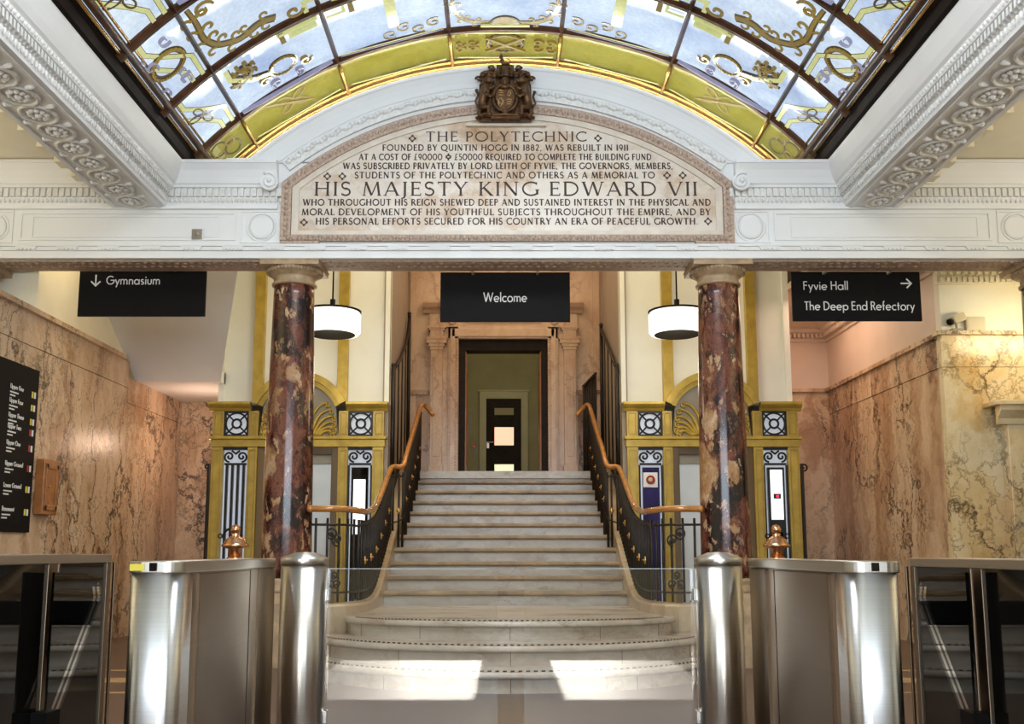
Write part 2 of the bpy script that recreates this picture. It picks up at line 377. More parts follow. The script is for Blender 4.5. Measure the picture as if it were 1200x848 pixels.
def roman():
    V = lambda x, t=TK: [([(x, 0), (x, 1)], t), ([(x - .10, .025), (x + .10, .025)], SF), ([(x - .10, .975), (x + .10, .975)], SF)]
    G = {}
    G['A'] = (.74, [([(.05, 0), (.36, 1)], TN), ([(.36, 1), (.69, 0)], TK), ([(.16, .33), (.58, .33)], TN), ([(-.03, .025), (.14, .025)], SF), ([(.59, .025), (.78, .025)], SF)])
    G['B'] = (.56, V(.1) + [([(.1, .97)] + arcp(.27, .76, .18, .21, 90, -90) + [(.1, .55)], .085), ([(.1, .55)] + arcp(.29, .29, .22, .26, 90, -90) + [(.1, .03)], .09)])
    G['C'] = (.74, [(arcp(.46, .5, .42, .47, 50, 310, 20), .105), ([(.73, .98), (.72, .76)], SF), ([(.73, .24), (.74, .05)], SF)])
    G['D'] = (.78, V(.1) + [([(.1, .97)] + arcp(.30, .5, .42, .47, 90, -90, 18) + [(.1, .03)], .10)])
    G['E'] = (.52, V(.1) + [([(.1, .97), (.47, .97)], TN), ([(.1, .52), (.41, .52)], TN), ([(.1, .03), (.50, .03)], TN), ([(.47, 1), (.47, .84)], SF), ([(.50, 0), (.51, .18)], SF), ([(.41, .60), (.41, .44)], SF)])
    G['F'] = (.48, V(.1) + [([(.1, .97), (.46, .97)], TN), ([(.1, .52), (.39, .52)], TN), ([(.46, 1), (.46, .84)], SF), ([(.39, .60), (.39, .44)], SF)])
    G['G'] = (.80, [(arcp(.46, .5, .42, .47, 50, 320, 20), .105), ([(.76, .42), (.76, .08)], TK), ([(.66, .42), (.86, .42)], SF), ([(.74, .98), (.73, .78)], SF)])
    G['H'] = (.78, V(.1) + V(.66) + [([(.1, .52), (.66, .52)], TN)])
    G['I'] = (.20, V(.1))
    G['J'] = (.26, [([(.14, 1), (.14, .0), (.10, -.14), (-.04, -.2)], [TK, TK, .09, .06]), ([(.04, .975), (.24, .975)], SF)])
    G['K'] = (.68, V(.1) + [([(.14, .48), (.54, .98)], TN), ([(.24, .58), (.64, .02)], TK), ([(.44, .975), (.62, .975)], SF), ([(.54, .025), (.74, .025)], SF)])
    G['L'] = (.50, V(.1) + [([(.1, .03), (.48, .03)], TN), ([(.48, 0), (.49, .2)], SF)])
    G['M'] = (.92, [([(.08, 0), (.17, 1)], TN), ([(.17, 1), (.46, .02)], TK), ([(.46, .02), (.75, 1)], TN), ([(.75, 1), (.85, 0)], TK), ([(0, .025), (.17, .025)], SF), ([(.75, .025), (.95, .025)], SF)])
    G['N'] = (.78, [([(.1, 0), (.1, 1)], TN), ([(.1, .98), (.66, .02)], TK), ([(.66, 0), (.66, 1)], TN), ([(0, .025), (.2, .025)], SF), ([(.56, .975), (.76, .975)], SF), ([(0, .975), (.12, .975)], SF)])
    G['O'] = (.92, [(arcp(.46, .5, .42, .47, 0, 360, 26), .11)])
    G['P'] = (.52, V(.1) + [([(.1, .97)] + arcp(.27, .72, .20, .25, 90, -90) + [(.1, .47)], .09)])
    G['Q'] = (.92, [(arcp(.46, .5, .42, .47, 0, 360, 26), .11), ([(.5, .05), (.72, -.08), (.98, -.16)], .08)])
    G['R'] = (.64, V(.1) + [([(.1, .97)] + arcp(.27, .74, .20, .23, 90, -90) + [(.1, .51)], .09), ([(.28, .5), (.62, .02)], TK), ([(.54, .025), (.70, .025)], SF)])
    G['S'] = (.50, [(arcp(.25, .74, .19, .23, 40, 270, 12) + arcp(.25, .27, .21, .24, 90, -140, 12), .105), ([(.42, .97), (.42, .80)], SF), ([(.06, .2), (.06, .03)], SF)])
    G['T'] = (.66, [([(.33, 0), (.33, 1)], TK), ([(.03, .97), (.63, .97)], TN), ([(.03, 1), (.03, .84)], SF), ([(.63, 1), (.63, .84)], SF), ([(.23, .025), (.43, .025)], SF)])
    G['U'] = (.74, [([(.1, 1)] + arcp(.36, .32, .26, .30, 180, 360, 12) + [(.62, 1)], .10), ([(0, .975), (.2, .975)], SF), ([(.52, .975), (.72, .975)], SF)])
    G['V'] = (.72, [([(.06, 1), (.37, 0)], TK), ([(.37, 0), (.67, 1)], TN), ([(-.03, .975), (.16, .975)], SF), ([(.58, .975), (.75, .975)], SF)])
    G['W'] = (1.06, [([(.06, 1), (.31, 0)], TK), ([(.31, 0), (.54, 1)], TN), ([(.54, 1), (.78, 0)], TK), ([(.78, 0), (1.0, 1)], TN), ([(-.03, .975), (.16, .975)], SF), ([(.92, .975), (1.09, .975)], SF)])
    G['Y'] = (.66, [([(.33, 0), (.33, .48)], TK), ([(.05, 1), (.33, .46)], TK), ([(.33, .46), (.61, 1)], TN), ([(-.03, .975), (.14, .975)], SF), ([(.53, .975), (.69, .975)], SF), ([(.23, .025), (.43, .025)], SF)])
    G['1'] = (.22, [([(.11, 0), (.11, 1)], TK), ([(.01, .025), (.21, .025)], SF), ([(.02, .9), (.11, .99)], SF)])
    G['8'] = (.54, [(arcp(.27, .75, .18, .22, 0, 360, 18), .095), (arcp(.27, .27, .22, .25, 0, 360, 18), .10)])
    G['2'] = (.52, [(arcp(.25, .72, .19, .25, 165, -30, 12) + [(.06, .04)], .10), ([(.03, .04), (.50, .04)], .09)])
    G['9'] = (.54, [(arcp(.27, .66, .21, .30, 0, 360, 18), .10), (arcp(.1, .62, .38, .62, 0, -70, 10), .09)])
    G['5'] = (.50, [([(.44, .97), (.12, .97), (.10, .56)], .08), (arcp(.22, .30, .24, .28, 120, -130, 14), .10)])
    G['0'] = (.72, [(arcp(.36, .5, .32, .47, 0, 360, 22), .10)])
    G['£'] = (.56, [(arcp(.34, .78, .16, .19, 30, 180, 8) + [(.2, .3), (.05, .04), (.52, .04)], .085), ([(.06, .46), (.40, .46)], .07)])
    G['.'] = (.16, [([(.03, .06), (.13, .06)], .12)])
    G[','] = (.18, [([(.10, .10), (.04, -.14)], .10)])
    sq = []
    for ax, ay in ((.5, .85), (.5, .15), (.15, .5), (.85, .5)): sq.append(([(ax - .14, ay), (ax + .14, ay)], .28))
    for ax in (.3, .7):
        for ay in (.3, .7): sq.append(([(ax - .08, ay), (ax + .08, ay)], .16))
    G['+'] = (1.0, sq)
    return G
ROM = roman()
def futura():
    w = .105; x = .62; G = {}
    S = lambda a, b: ([a, b], w)
    o = lambda cx, r=.29: (arcp(cx, .30, r, r, 0, 360, 22), w)
    G['o'] = (.66, [o(.33)]); G['a'] = (.66, [o(.31, .27), S((.60, 0), (.60, .60))]); G['d'] = (.66, [o(.31, .27), S((.60, 0), (.60, 1.05))])
    G['p'] = (.66, [o(.36, .27), S((.07, -.32), (.07, .60))]); G['e'] = (.64, [(arcp(.32, .30, .28, .28, 0, 315, 20), w), S((.05, .30), (.60, .30))])
    G['c'] = (.54, [(arcp(.33, .30, .28, .28, 50, 310, 16), w)])
    G['n'] = (.54, [S((.07, 0), (.07, .6)), (arcp(.27, .36, .20, .21, 180, 0, 10) + [(.47, 0)], w)])
    G['h'] = (.54, [S((.07, 0), (.07, 1.05)), (arcp(.27, .36, .20, .21, 180, 0, 10) + [(.47, 0)], w)])
    G['m'] = (.88, [S((.07, 0), (.07, .6)), (arcp(.25, .38, .18, .20, 180, 0, 10) + [(.43, 0)], w), (arcp(.61, .38, .18, .20, 180, 0, 10) + [(.79, 0)], w)])
    G['u'] = (.54, [([(.07, .6)] + arcp(.27, .24, .20, .21, 180, 360, 10) + [(.47, .6)], w)])
    G['r'] = (.32, [S((.07, 0), (.07, .6)), (arcp(.25, .38, .18, .2, 180, 70, 6), w)])
    G['s'] = (.42, [(arcp(.21, .45, .13, .13, 30, 260, 8) + arcp(.21, .17, .15, .14, 90, -150, 8), w)])
    G['i'] = (.16, [S((.08, 0), (.08, .6)), S((.08, .76), (.08, .90))]); G['l'] = (.16, [S((.08, 0), (.08, 1.05))])
    G['t'] = (.32, [S((.15, 0), (.15, .86)), S((0, .55), (.30, .55))]); G['f'] = (.32, [(arcp(.27, .86, .13, .16, 80, 180, 6) + [(.14, 0)], w), S((0, .55), (.29, .55))])
    G['v'] = (.52, [S((.04, .6), (.26, 0)), S((.26, 0), (.48, .6))]); G['y'] = (.52, [S((.04, .6), (.27, .02)), S((.50, .6), (.14, -.32))])
    G['w'] = (.78, [S((.03, .6), (.21, 0)), S((.21, 0), (.39, .6)), S((.39, .6), (.57, 0)), S((.57, 0), (.75, .6))])
    G['G'] = (.92, [(arcp(.48, .5, .44, .46, 45, 360, 22), w), S((.50, .5), (.96, .5))])
    G['W'] = (1.18, [S((.04, 1), (.32, 0)), S((.32, 0), (.59, 1)), S((.59, 1), (.86, 0)), S((.86, 0), (1.14, 1))])
    G['F'] = (.48, [S((.07, 0), (.07, 1)), S((.07, .95), (.45, .95)), S((.07, .53), (.42, .53))]); G['E'] = (.52, [S((.07, 0), (.07, 1)), S((.07, .95), (.47, .95)), S((.07, .53), (.44, .53)), S((.07, .05), (.47, .05))])
    G['H'] = (.70, [S((.07, 0), (.07, 1)), S((.62, 0), (.62, 1)), S((.07, .53), (.62, .53))]); G['T'] = (.52, [S((.26, 0), (.26, 1)), S((0, .95), (.52, .95))])
    G['D'] = (.74, [S((.07, 0), (.07, 1)), ([(.07, .95)] + arcp(.24, .5, .43, .45, 90, -90, 16) + [(.07, .05)], w)])
    G['R'] = (.56, [S((.07, 0), (.07, 1)), ([(.07, .95)] + arcp(.24, .73, .22, .22, 90, -90, 10) + [(.07, .51)], w), S((.26, .5), (.52, 0))])
    G['U'] = (.68, [([(.07, 1)] + arcp(.34, .32, .27, .29, 180, 360, 12) + [(.61, 1)], w)]); G['O'] = (.98, [(arcp(.49, .5, .44, .46, 0, 360, 24), w)])
    G['L'] = (.44, [S((.07, 0), (.07, 1)), S((.07, .05), (.42, .05))]); G['B'] = (.56, [S((.07, 0), (.07, 1)), ([(.07, .95)] + arcp(.24, .74, .19, .21, 90, -90, 8) + [(.07, .53)], w), ([(.07, .53)] + arcp(.26, .29, .23, .24, 90, -90, 8) + [(.07, .05)], w)])
    G['>'] = (1.0, [S((.05, .45), (.93, .45)), ([(.55, .85), (.95, .45), (.55, .05)], w)])
    G['!'] = (.8, [S((.4, 1.0), (.4, .08)), ([(.0, .42), (.4, .02), (.8, .42)], w)])
    return G
FUT = futura()
def write(mb, text, font, x0, x1, z, h, fn, d0, d1, gap=.16, space=.42, weight=1.0):
    """lettering fitted between x0 and x1 (u), base line z (v), cap height h; x1 None keeps natural width"""
    adv = 0; items = []
    for ch in text:
        if ch == ' ': adv += space; continue
        g = font[ch]; items.append((adv, g)); adv += g[0] + gap
    adv -= gap
    k = h if x1 is None else (x1 - x0) / adv
    for a, g in items:
        for pts, wd in g[1]:
            ww = [q * h * weight for q in wd] if isinstance(wd, (list, tuple)) else wd * h * weight
            ribbon(mb, [(x0 + (a + px) * k, z + py * h) for px, py in pts], ww, fn, d0, d1)
    return mb

# ================================================================== THE SETTING
YF = 9.40            # face of the entablature
o = struct(MB().box(-6.2, 6.2, -3.2, 15.0, -.12, 0).build('floor', 'floor'))
b = MB()
for sx in (-1, 1):
    b.box(min(sx * 2.5, sx * 4.5), max(sx * 2.5, sx * 4.5), 9.0, 9.06, 0.0, .003)
    b.box(min(sx * 2.5, sx * 4.5), max(sx * 2.5, sx * 4.5), 8.2, 8.5, 0.0, .003)
    b.box(min(sx * 1.8, sx * 4.5), max(sx * 1.8, sx * 4.5), 7.6, 7.66, 0.0, .003)
struct(b.build('floor_border', 'border'))

# --- left passage wall
WX = 4.60
b = MB()
b.box(-WX - .10, -WX, 9.0, 12.32, 0, 2.98)
b.box(-WX - .10, -WX + .006, 9.0, 12.32, 2.985, 3.30)
b.box(-WX - .10, -WX, 12.32, 14.5, 0, 2.80); b.box(-WX - .10, -WX + .006, 12.32, 14.5, 2.805, 3.11)
b.box(-WX - .10, -WX + .012, 9.0, 14.4, 0, .30); b.box(-WX - .1, -WX + .006, 9.0, 14.4, .3, 1.22)
for y in (10.25, 11.35, 12.6, 13.5): b.box(-WX - .05, -WX + .002, y - .004, y + .004, 1.22, 2.98 if y < 11.7 else 2.8)
b.box(-WX - .12, -WX + .05, 9.0, 12.1, 3.30, 3.35)
wl = struct(b.build('wall_left', 'wall_marble'))
struct(MB().box(-WX - .16, -WX - .02, 9.86, 14.5, 3.35, 6.0).build('wall_left_upper', 'cream'))
b = MB()
pp = [(9.9, 4.78), (11.7, 3.68), (12.63, 3.11), (14.5, 3.11), (14.5, 3.25), (12.68, 3.25), (9.9, 4.95)]
b.hull2([[(-WX - .02, u, v) for u, v in pp], [(-3.56 + max(0, 12.63 - u) * .37, u, v) for u, v in pp]], sm=False)
struct(b.build('ceiling_left_passage', 'white'))
b = MB().box(-WX - .1, -3.3, 14.4, 14.5, 0, 3.2)
b.box(-WX, -3.3, 14.385, 14.5, 0, 1.22)
struct(b.build('wall_left_passage_end', 'wall_marble'))

# --- right passage walls and the pier
b = MB()
b.box(WX, 6.2, 10.6, 10.7, 0, 3.27); b.box(WX - .012, 6.2, 10.585, 10.7, 0, 1.22); b.box(WX - .008, 6.2, 10.59, 10.7, 2.93, 3.23)
b.box(WX - .05, 6.2, 10.55, 10.7, 3.27, 3.31)
struct(b.build('wall_right_pier', 'pier_marble'))
struct(MB().box(WX + .02, 6.2, 10.62, 10.75, 3.31, 6.0).build('wall_right_pier_upper', 'cream'))
b = MB()
b.box(WX, WX + .1, 10.7, 14.5, 0, 2.93); b.box(WX - .008, WX + .1, 10.7, 14.5, 2.935, 3.25); b.box(WX - .012, WX + .1, 10.7, 14.4, 0, 1.22)
for y in (11.5, 12.5, 13.4): b.box(WX - .002, WX + .05, y - .004, y + .004, 1.22, 2.93)
b.box(WX - .05, WX + .1, 10.7, 14.45, 3.25, 3.30)
struct(b.build('wall_right', 'wall_marble'))
M['pink_plaster'] = plain('pinkish_plaster', (.66, .52, .42), .55, var=.04)
struct(MB().box(WX + .02, WX + .14, 10.75, 14.5, 3.3, 6.0).build('wall_right_upper', 'pink_plaster'))
b = MB().box(3.4, WX + .1, 14.4, 14.5, 0, 3.25); b.box(3.4, WX, 14.35, 14.5, 3.25, 3.3)
struct(b.build('wall_right_passage_end', 'wall_marble'))
struct(MB().box(3.4, WX + .1, 14.42, 14.5, 3.3, 6.0).build('wall_right_passage_end_upper', 'pink_plaster'))
struct(MB().box(3.62, WX + .1, 10.75, 14.5, 4.32, 4.4).build('ceiling_right_passage', 'pink_plaster'))
def dentil_row(mb, p0, p1, z0, z1, out, n, proj=.05, duty=.62):
    p0 = Vector(p0); p1 = Vector(p1); d = (p1 - p0) / n; o = Vector(out) * proj
    for i in range(n):
        a = p0 + d * (i + .5 - duty / 2); c = p0 + d * (i + .5 + duty / 2)
        pts = [a, c, c + o, a + o]; i0 = mb.add([(q.x, q.y, z0) for q in pts]); i1 = mb.add([(q.x, q.y, z1) for q in pts])
        for k in range(4): mb.face((i0 + k, i0 + (k + 1) % 4, i1 + (k + 1) % 4, i1 + k))
        mb.face([i0 + k for k in range(4)]); mb.face([i1 + k for k in range(4)])
# cornice of the right passage and of the pier
b = MB()
prof = [(0, 3.98), (.03, 3.98), (.03, 4.06), (.14, 4.10), (.14, 4.15), (.20, 4.18), (.26, 4.26), (.30, 4.34), (0, 4.34)]
b.prism([(WX + .02 - u, v) for u, v in prof], lambda u, v, d: (u, d, v), 10.75, 14.42)
b.prism([(14.42 - u, v) for u, v in prof], lambda u, v, d: (d, u, v), 3.5, WX)
dentil_row(b, (WX - .01, 10.8, 0), (WX - .01, 14.3, 0), 4.03, 4.10, (-1, 0, 0), 56, .07)
dentil_row(b, (3.6, 14.39, 0), (WX, 14.39, 0), 4.03, 4.10, (0, -1, 0), 16, .07)
struct(b.build('cornice_right_passage', 'pink_plaster'))
b = MB()
b.prism([(10.62 - u, v - .02) for u, v in prof], lambda u, v, d: (d, u, v), WX - .12, 6.2)
b.box(WX - .02, 6.2, 10.56, 10.62, 3.82, 3.98)
dentil_row(b, (WX, 10.56, 0), (6.1, 10.56, 0), 3.91, 4.0, (0, -1, 0), 20, .05, .5)
dentil_row(b, (WX, 10.56, 0), (6.1, 10.56, 0), 3.83, 3.88, (0, -1, 0), 26, .04, .7)
struct(b.build('cornice_pier', 'cream'))
# side pilaster with a cap on the pier
b = MB(); b.box(5.16, 6.0, 10.44, 10.6, 0, 2.33); b.build
b.box(5.12, 6.04, 10.40, 10.6, 0, .3)
b.prism([(0, 2.30), (.04, 2.30), (.05, 2.36), (.13, 2.44), (.13, 2.50), (.15, 2.50), (.15, 2.53), (0, 2.53)], lambda u, v, d: (d, 10.46 - u, v), 5.05, 6.1)
b.box(4.99, 6.1, 10.30, 10.6, 2.49, 2.535)
struct(b.build('trim_pier_pilaster', 'pier_marble', bev=.006))

# --- lift wall, stair side walls, landing wall
b = MB()
for sx in (-1, 1):
    b.box(*sorted((sx * 1.47, sx * 3.62)), 12.86, 13.0, 2.86, 6.0)
    b.box(*sorted((sx * 1.47, sx * 1.53)), 12.80, 12.9, 2.87, 6.0)
    b.box(*sorted((sx * 3.56, sx * 3.63)), 12.80, 14.5, 2.87, 6.0)
    b.box(*sorted((sx * 3.58, sx * 3.63)), 12.90, 14.5, 0, 2.87)
struct(b.build('wall_lift', 'offwhite'))
b = MB()
for sx in (-1, 1): b.box(*sorted((sx * 1.475, sx * 1.55)), 12.82, 15.2, 0, 6.0)
struct(b.build('wall_stair_sides', 'taupe'))
LAND = 2.10
b = MB()
b.box(-1.475, -.70, 15.2, 15.5, LAND - .1, 6.0); b.box(.64, 1.475, 15.2, 15.5, LAND - .1, 6.0); b.box(-.70, .64, 15.2, 15.5, 4.18, 6.0)
for x in (-1.44, 1.33): b.box(x, x + .10, 15.16, 15.2, LAND, 6.0)
struct(b.build('wall_back', 'pink_marble'))
b = MB()
for x0, x1 in ((-1.42, -1.1), (1.03, 1.42)):
    b.box(x0, x1, 15.17, 15.2, LAND, 3.33)
    b.box(x0, x1, 15.14, 15.2, 3.33, 3.40)
struct(b.build('trim_dado', 'dark_marble'))
struct(MB().box(-1.47, 1.47, 14.0, 15.5, LAND - .1, LAND - .001).build('floor_landing', 'step_marble'))
struct(MB().box(-5, 5, 10.2, 15.5, 6.0, 6.1).build('ceiling_lobby', 'cream'))
# room beyond the door
b = MB(); b.box(-2.6, 2.6, 21.0, 21.1, 2.0, 5.6); b.box(-2.7, -2.6, 15.5, 21.1, 2.0, 5.6); b.box(2.6, 2.7, 15.5, 21.1, 2.0, 5.6); b.box(-2.6, 2.6, 15.5, 15.52, 4.2, 5.6)
struct(b.build('wall_far_room', 'olive'))
struct(MB().box(-2.7, 2.7, 15.5, 21.1, 2.0, 2.1).build('floor_far_room', 'border'))
struct(MB().box(-2.7, 2.7, 15.5, 21.1, 5.6, 5.7).build('ceiling_far_room', 'olive'))

# --- hall behind and beside the camera
b = MB(); b.box(-6.3, -6.2, -3.2, 10.7, 0, 6.2); struct(b.build('wall_hall_left', 'cream'))
b = MB(); b.box(6.2, 6.3, -3.2, 10.7, 0, 6.2); struct(b.build('wall_hall_right', 'cream'))
b = MB(); b.box(-6.2, -4.2, -3.3, -3.2, 0, 6.26); b.box(4.2, 6.2, -3.3, -3.2, 0, 6.26); b.box(-4.2, 4.2, -3.3, -3.2, 2.40, 6.26); b.box(-4.2, 4.2, -3.3, -3.2, 0, 1.38); b.box(-4.2, -1.52, -3.3, -3.2, 1.38, 2.40); b.box(-.22, .42, -3.3, -3.2, 1.38, 2.40); b.box(1.55, 4.2, -3.3, -3.2, 1.38, 2.40)  # openings shaped so the sun leaves two patches on the floor
struct(b.build('wall_entrance', 'cream'))

b = MB(); b.box(-6.3, 6.3, -3.3, 10.2, 6.25, 6.4); struct(b.build('roof_sun_block', 'cream'))  # added lid above the skylight, unseen, keeps stray sun out
b = MB(); b.box(-6.2, 6.2, 3.24, 3.33, 4.86, 6.25); struct(b.build('wall_sun_block_front', 'cream'))  # added closure of the open vault end, unseen, blocks stray sun
b = MB(); b.box(-6.3, 6.3, 10.12, 10.2, 6.15, 6.3); b.box(-6.3, -4.76, 9.86, 15.6, 0, 6.2); b.box(6.2, 6.3, 9.86, 15.6, 0, 6.2); b.box(-6.3, -1.48, 14.52, 15.6, 0, 6.2); b.box(1.48, 6.3, 14.52, 15.6, 0, 6.2)
struct(b.build('wall_outer', 'cream'))
b = MB().box(-4.62, -3.6, 14.42, 14.52, 3.2, 6.0); struct(b.build('wall_left_passage_upper', 'cream'))

# ================================================================== ENTABLATURE
b = MB()
b.box(-6.2, 6.2, YF, 9.84, 3.752, 4.70)                       # core
b.box(-6.2, 6.2, YF - .02, YF, 3.752, 3.825)                  # fascias
b.box(-6.2, 6.2, YF - .035, YF, 3.825, 3.862)
b.box(-6.2, 6.2, YF - .05, YF, 3.862, 3.885)
b.box(-6.2, -2.17, YF - .025, YF, 4.235, 4.262); b.box(2.19, 6.2, YF - .025, YF, 4.235, 4.262)
beam = struct(b.build('entablature_beam', 'white', bev=.004))
beam['label'] = 'white entablature beam spanning the hall on marble columns'
# guttae under the taenia
b = MB()
xs = [x for x in [-5.7 + .3905 * i for i in range(30)]]
for x in xs:
    b.box(x - .10, x + .10, YF - .046, YF, 3.842, 3.862)
    for k in range(5): b.box(x - .088 + k * .038, x - .066 + k * .038, YF - .05, YF, 3.826, 3.842)
b.build('guttae', 'white', beam)
# carved band on the soffit
b = MB(); b.box(-6.2, 6.2, YF + .05, 9.78, 3.738, 3.752)
for i in range(150):
    x = -5.6 + i * .0745
    b.ball((x, 9.50 + .02 * math.sin(i * 2.1), 3.742), .026, 6, (1, 1.2, .6)); b.ball((x + .035, 9.62, 3.742), .03, 6, (1, 1, .5))
b.build('soffit_carving', 'brown_relief', beam)
# frieze panels and rosettes
b = MB()
def frame_rect(mb, x0, x1, z0, z1, y, t=.022, pr=.014):
    mb.box(x0, x1, y - pr, y, z0, z0 + t); mb.box(x0, x1, y - pr, y, z1 - t, z1); mb.box(x0, x0 + t, y - pr, y, z0 + t, z1 - t); mb.box(x1 - t, x1, y - pr, y, z0 + t, z1 - t)
for sx in (-1, 1):
    for xa, xb in ((2.56, 4.62),):
        frame_rect(b, *sorted((sx * xa, sx * xb)), 3.93, 4.21, YF)
        frame_rect(b, *sorted((sx * (xa + .16), sx * (xb - .12))), 3.96, 4.17, YF, .012, .009)
    frame_rect(b, *sorted((sx * 2.14, sx * 2.52)), 3.905, 4.225, YF, .016, .012)
    frame_rect(b, *sorted((sx * 4.68, sx * 5.06)), 3.905, 4.225, YF, .016, .012)
b.build('frieze_panels', 'white', beam)
for x in (-2.32, 2.335, -4.86, 4.86):
    b = MB(); ring = [(x + .135 * math.cos(2 * PI * k / 40), YF, 4.062 + .135 * math.sin(2 * PI * k / 40)) for k in range(40)]
    b.tube(ring, .012, 8, close=True)
    b.hull2([[(x + r * math.cos(2 * PI * k / 40), YF - d, 4.062 + r * math.sin(2 * PI * k / 40)) for k in range(40)] for r, d in ((.12, 0), (.115, .01), (.09, .013))])
    b.build('rosette_disc', 'white', beam)
# main cornice: profile (distance out from the wall face, height)
CORN = [(0, 4.262), (.03, 4.262), (.035, 4.300), (.07, 4.335), (.07, 4.345), (.05, 4.345), (.05, 4.435), (.10, 4.440), (.10, 4.468), (.12, 4.475), (.14, 4.53), (.18, 4.60), (.235, 4.655), (.25, 4.66), (.25, 4.69), (0, 4.69)]
b = MB()
for x0, x1 in ((-6.2, -2.17), (2.19, 6.2)):
    b.prism([(YF + .001 - u * .5, v) for u, v in CORN], lambda u, v, d: (d, u, v), x0, x1)
b.build('cornice', 'white', beam)
b = MB()
for x0, x1 in ((-5.6, -3.72), (-3.2, -2.12), (2.12, 3.2), (3.72, 5.6)):
    n = int((x1 - x0) / .0585)
    dentil_row(b, (x0, YF - .022, 0), (x1, YF - .022, 0), 4.352, 4.432, (0, -1, 0), n, .03, .66)
    n = int((x1 - x0) / .045)
    for i in range(n): b.ball((x0 + (i + .5) * .045, YF - .026, 4.315), .019, 6, (.8, .8, 1.25))
b.build('dentil_band', 'white_relief', beam)

# --- the two longitudinal beams with guilloche soffits
def long_beam(sx):
    y0, y1 = -3.2, YF - .03
    P = [(3.257, 4.257), (3.235, 4.262), (3.225, 4.30), (3.215, 4.335), (3.20, 4.345), (3.20, 4.41), (3.165, 4.42), (3.155, 4.47), (3.135, 4.49), (3.11, 4.545), (3.085, 4.62), (3.07, 4.66), (3.065, 4.69), (3.9, 4.69), (3.9, 4.45), (3.80, 4.35), (3.76, 4.27), (3.744, 4.257)]
    b = MB(); b.prism([(sx * u, v) for u, v in P], lambda u, v, d: (u, d, v), y0, y1)
    for xa, xb in ((3.275, 3.30), (3.69, 3.725)):
        b.box(*sorted((sx * xa, sx * xb)), y0, y1, 4.243, 4.26)
    bm_ = struct(b.build('beam_left' if sx < 0 else 'beam_right', 'white'))
    b = MB()
    y = y1 - .04
    while y > 3.6:
        yy = y; x = sx * 3.20
        # raked dentil
        i0 = b.add([(x, yy, 4.345), (x, yy - .03, 4.345), (x - sx * .03, yy - .05, 4.355), (x - sx * .03, yy - .02, 4.355), (x, yy, 4.408), (x, yy - .03, 4.408), (x - sx * .03, yy - .05, 4.412), (x - sx * .03, yy - .02, 4.412)])
        for q in ((0, 1, 2, 3), (4, 5, 6, 7), (0, 1, 5, 4), (1, 2, 6, 5), (2, 3, 7, 6), (3, 0, 4, 7)): b.face([i0 + k for k in q])
        b.ball((sx * 3.218, yy - .02, 4.317), .022, 6, (.9, .75, 1.3))
        b.ball((sx * 3.16, yy - .02, 4.445), .016, 6, (.9, 1.1, 1.1))
        y -= .05
    b.build('leaf_and_dentil_band', 'white_relief', bm_)
    yc = 9.20
    while yc > 5.6:
        b = MB()
        b.tube([(sx * 3.495 + .125 * math.cos(2 * PI * k / 24), yc + .155 * math.sin(2 * PI * k / 24), 4.25) for k in range(24)], .016, 6, close=True)
        for k in range(10):
            a = 2 * PI * k / 10; b.ball((sx * 3.495 + .06 * math.cos(a), yc + .075 * math.sin(a), 4.247), .026, 6, (1, 1, .7))
        b.ball((sx * 3.495, yc, 4.242), .032, 8, (1, 1, .8))
        for sg in (-1, 1):
            for dx in (.0, .05, .10, .15):
                b.ball((sx * 3.495 + sg * (.16 - dx * .3), yc - .16 + sg * .02 + dx * .12, 4.25), .026 - dx * .06, 6, (1, 1, .8))
        b.build('guilloche_rosette', 'white_relief', bm_)
        yc -= .32
    return bm_
long_beam(-1); long_beam(1)
# aisle ceilings with a cove
for sx in (-1, 1):
    b = MB().box(*sorted((sx * 3.9, sx * 6.2)), -3.2, YF, 4.70, 4.8)
    struct(b.build('ceiling_left' if sx < 0 else 'ceiling_right', 'cream'))
    b = MB()
    b.prism([(sx * u, v) for u, v in [(3.9, 4.70), (4.02, 4.70), (3.98, 4.62), (3.9, 4.56)]], lambda u, v, d: (u, d, v), -3.2, YF - .12)
    y = 9.1
    while y > 5: b.box(*sorted((sx * 3.80, sx * 3.97)), y - .16, y, 4.40, 4.47); y -= .34
    struct(b.build('cornice_aisle_left' if sx < 0 else 'cornice_aisle_right', 'cream'))

# ================================================================== STAINED GLASS SKYLIGHT
VR, VZ = 4.02, 2.08
def vault(th, y, d=0): return Vector(((VR - d) * math.sin(th), y, VZ + (VR - d) * math.cos(th)))
TH = [-math.asin(2.975 / VR), -math.asin(2.575 / VR), -math.asin(1.64 / VR), -math.asin(.552 / VR)]
TH = TH + [-t for t in TH[::-1]]
YB = [10.0, 9.40, 8.43, 7.42, 6.41, 5.40, 4.39, 3.38]
sky = thing('stained_glass_skylight', 'barrel vaulted stained glass skylight in brown metal frame over the hall', 'skylight', (0, 6.5, 4.69))
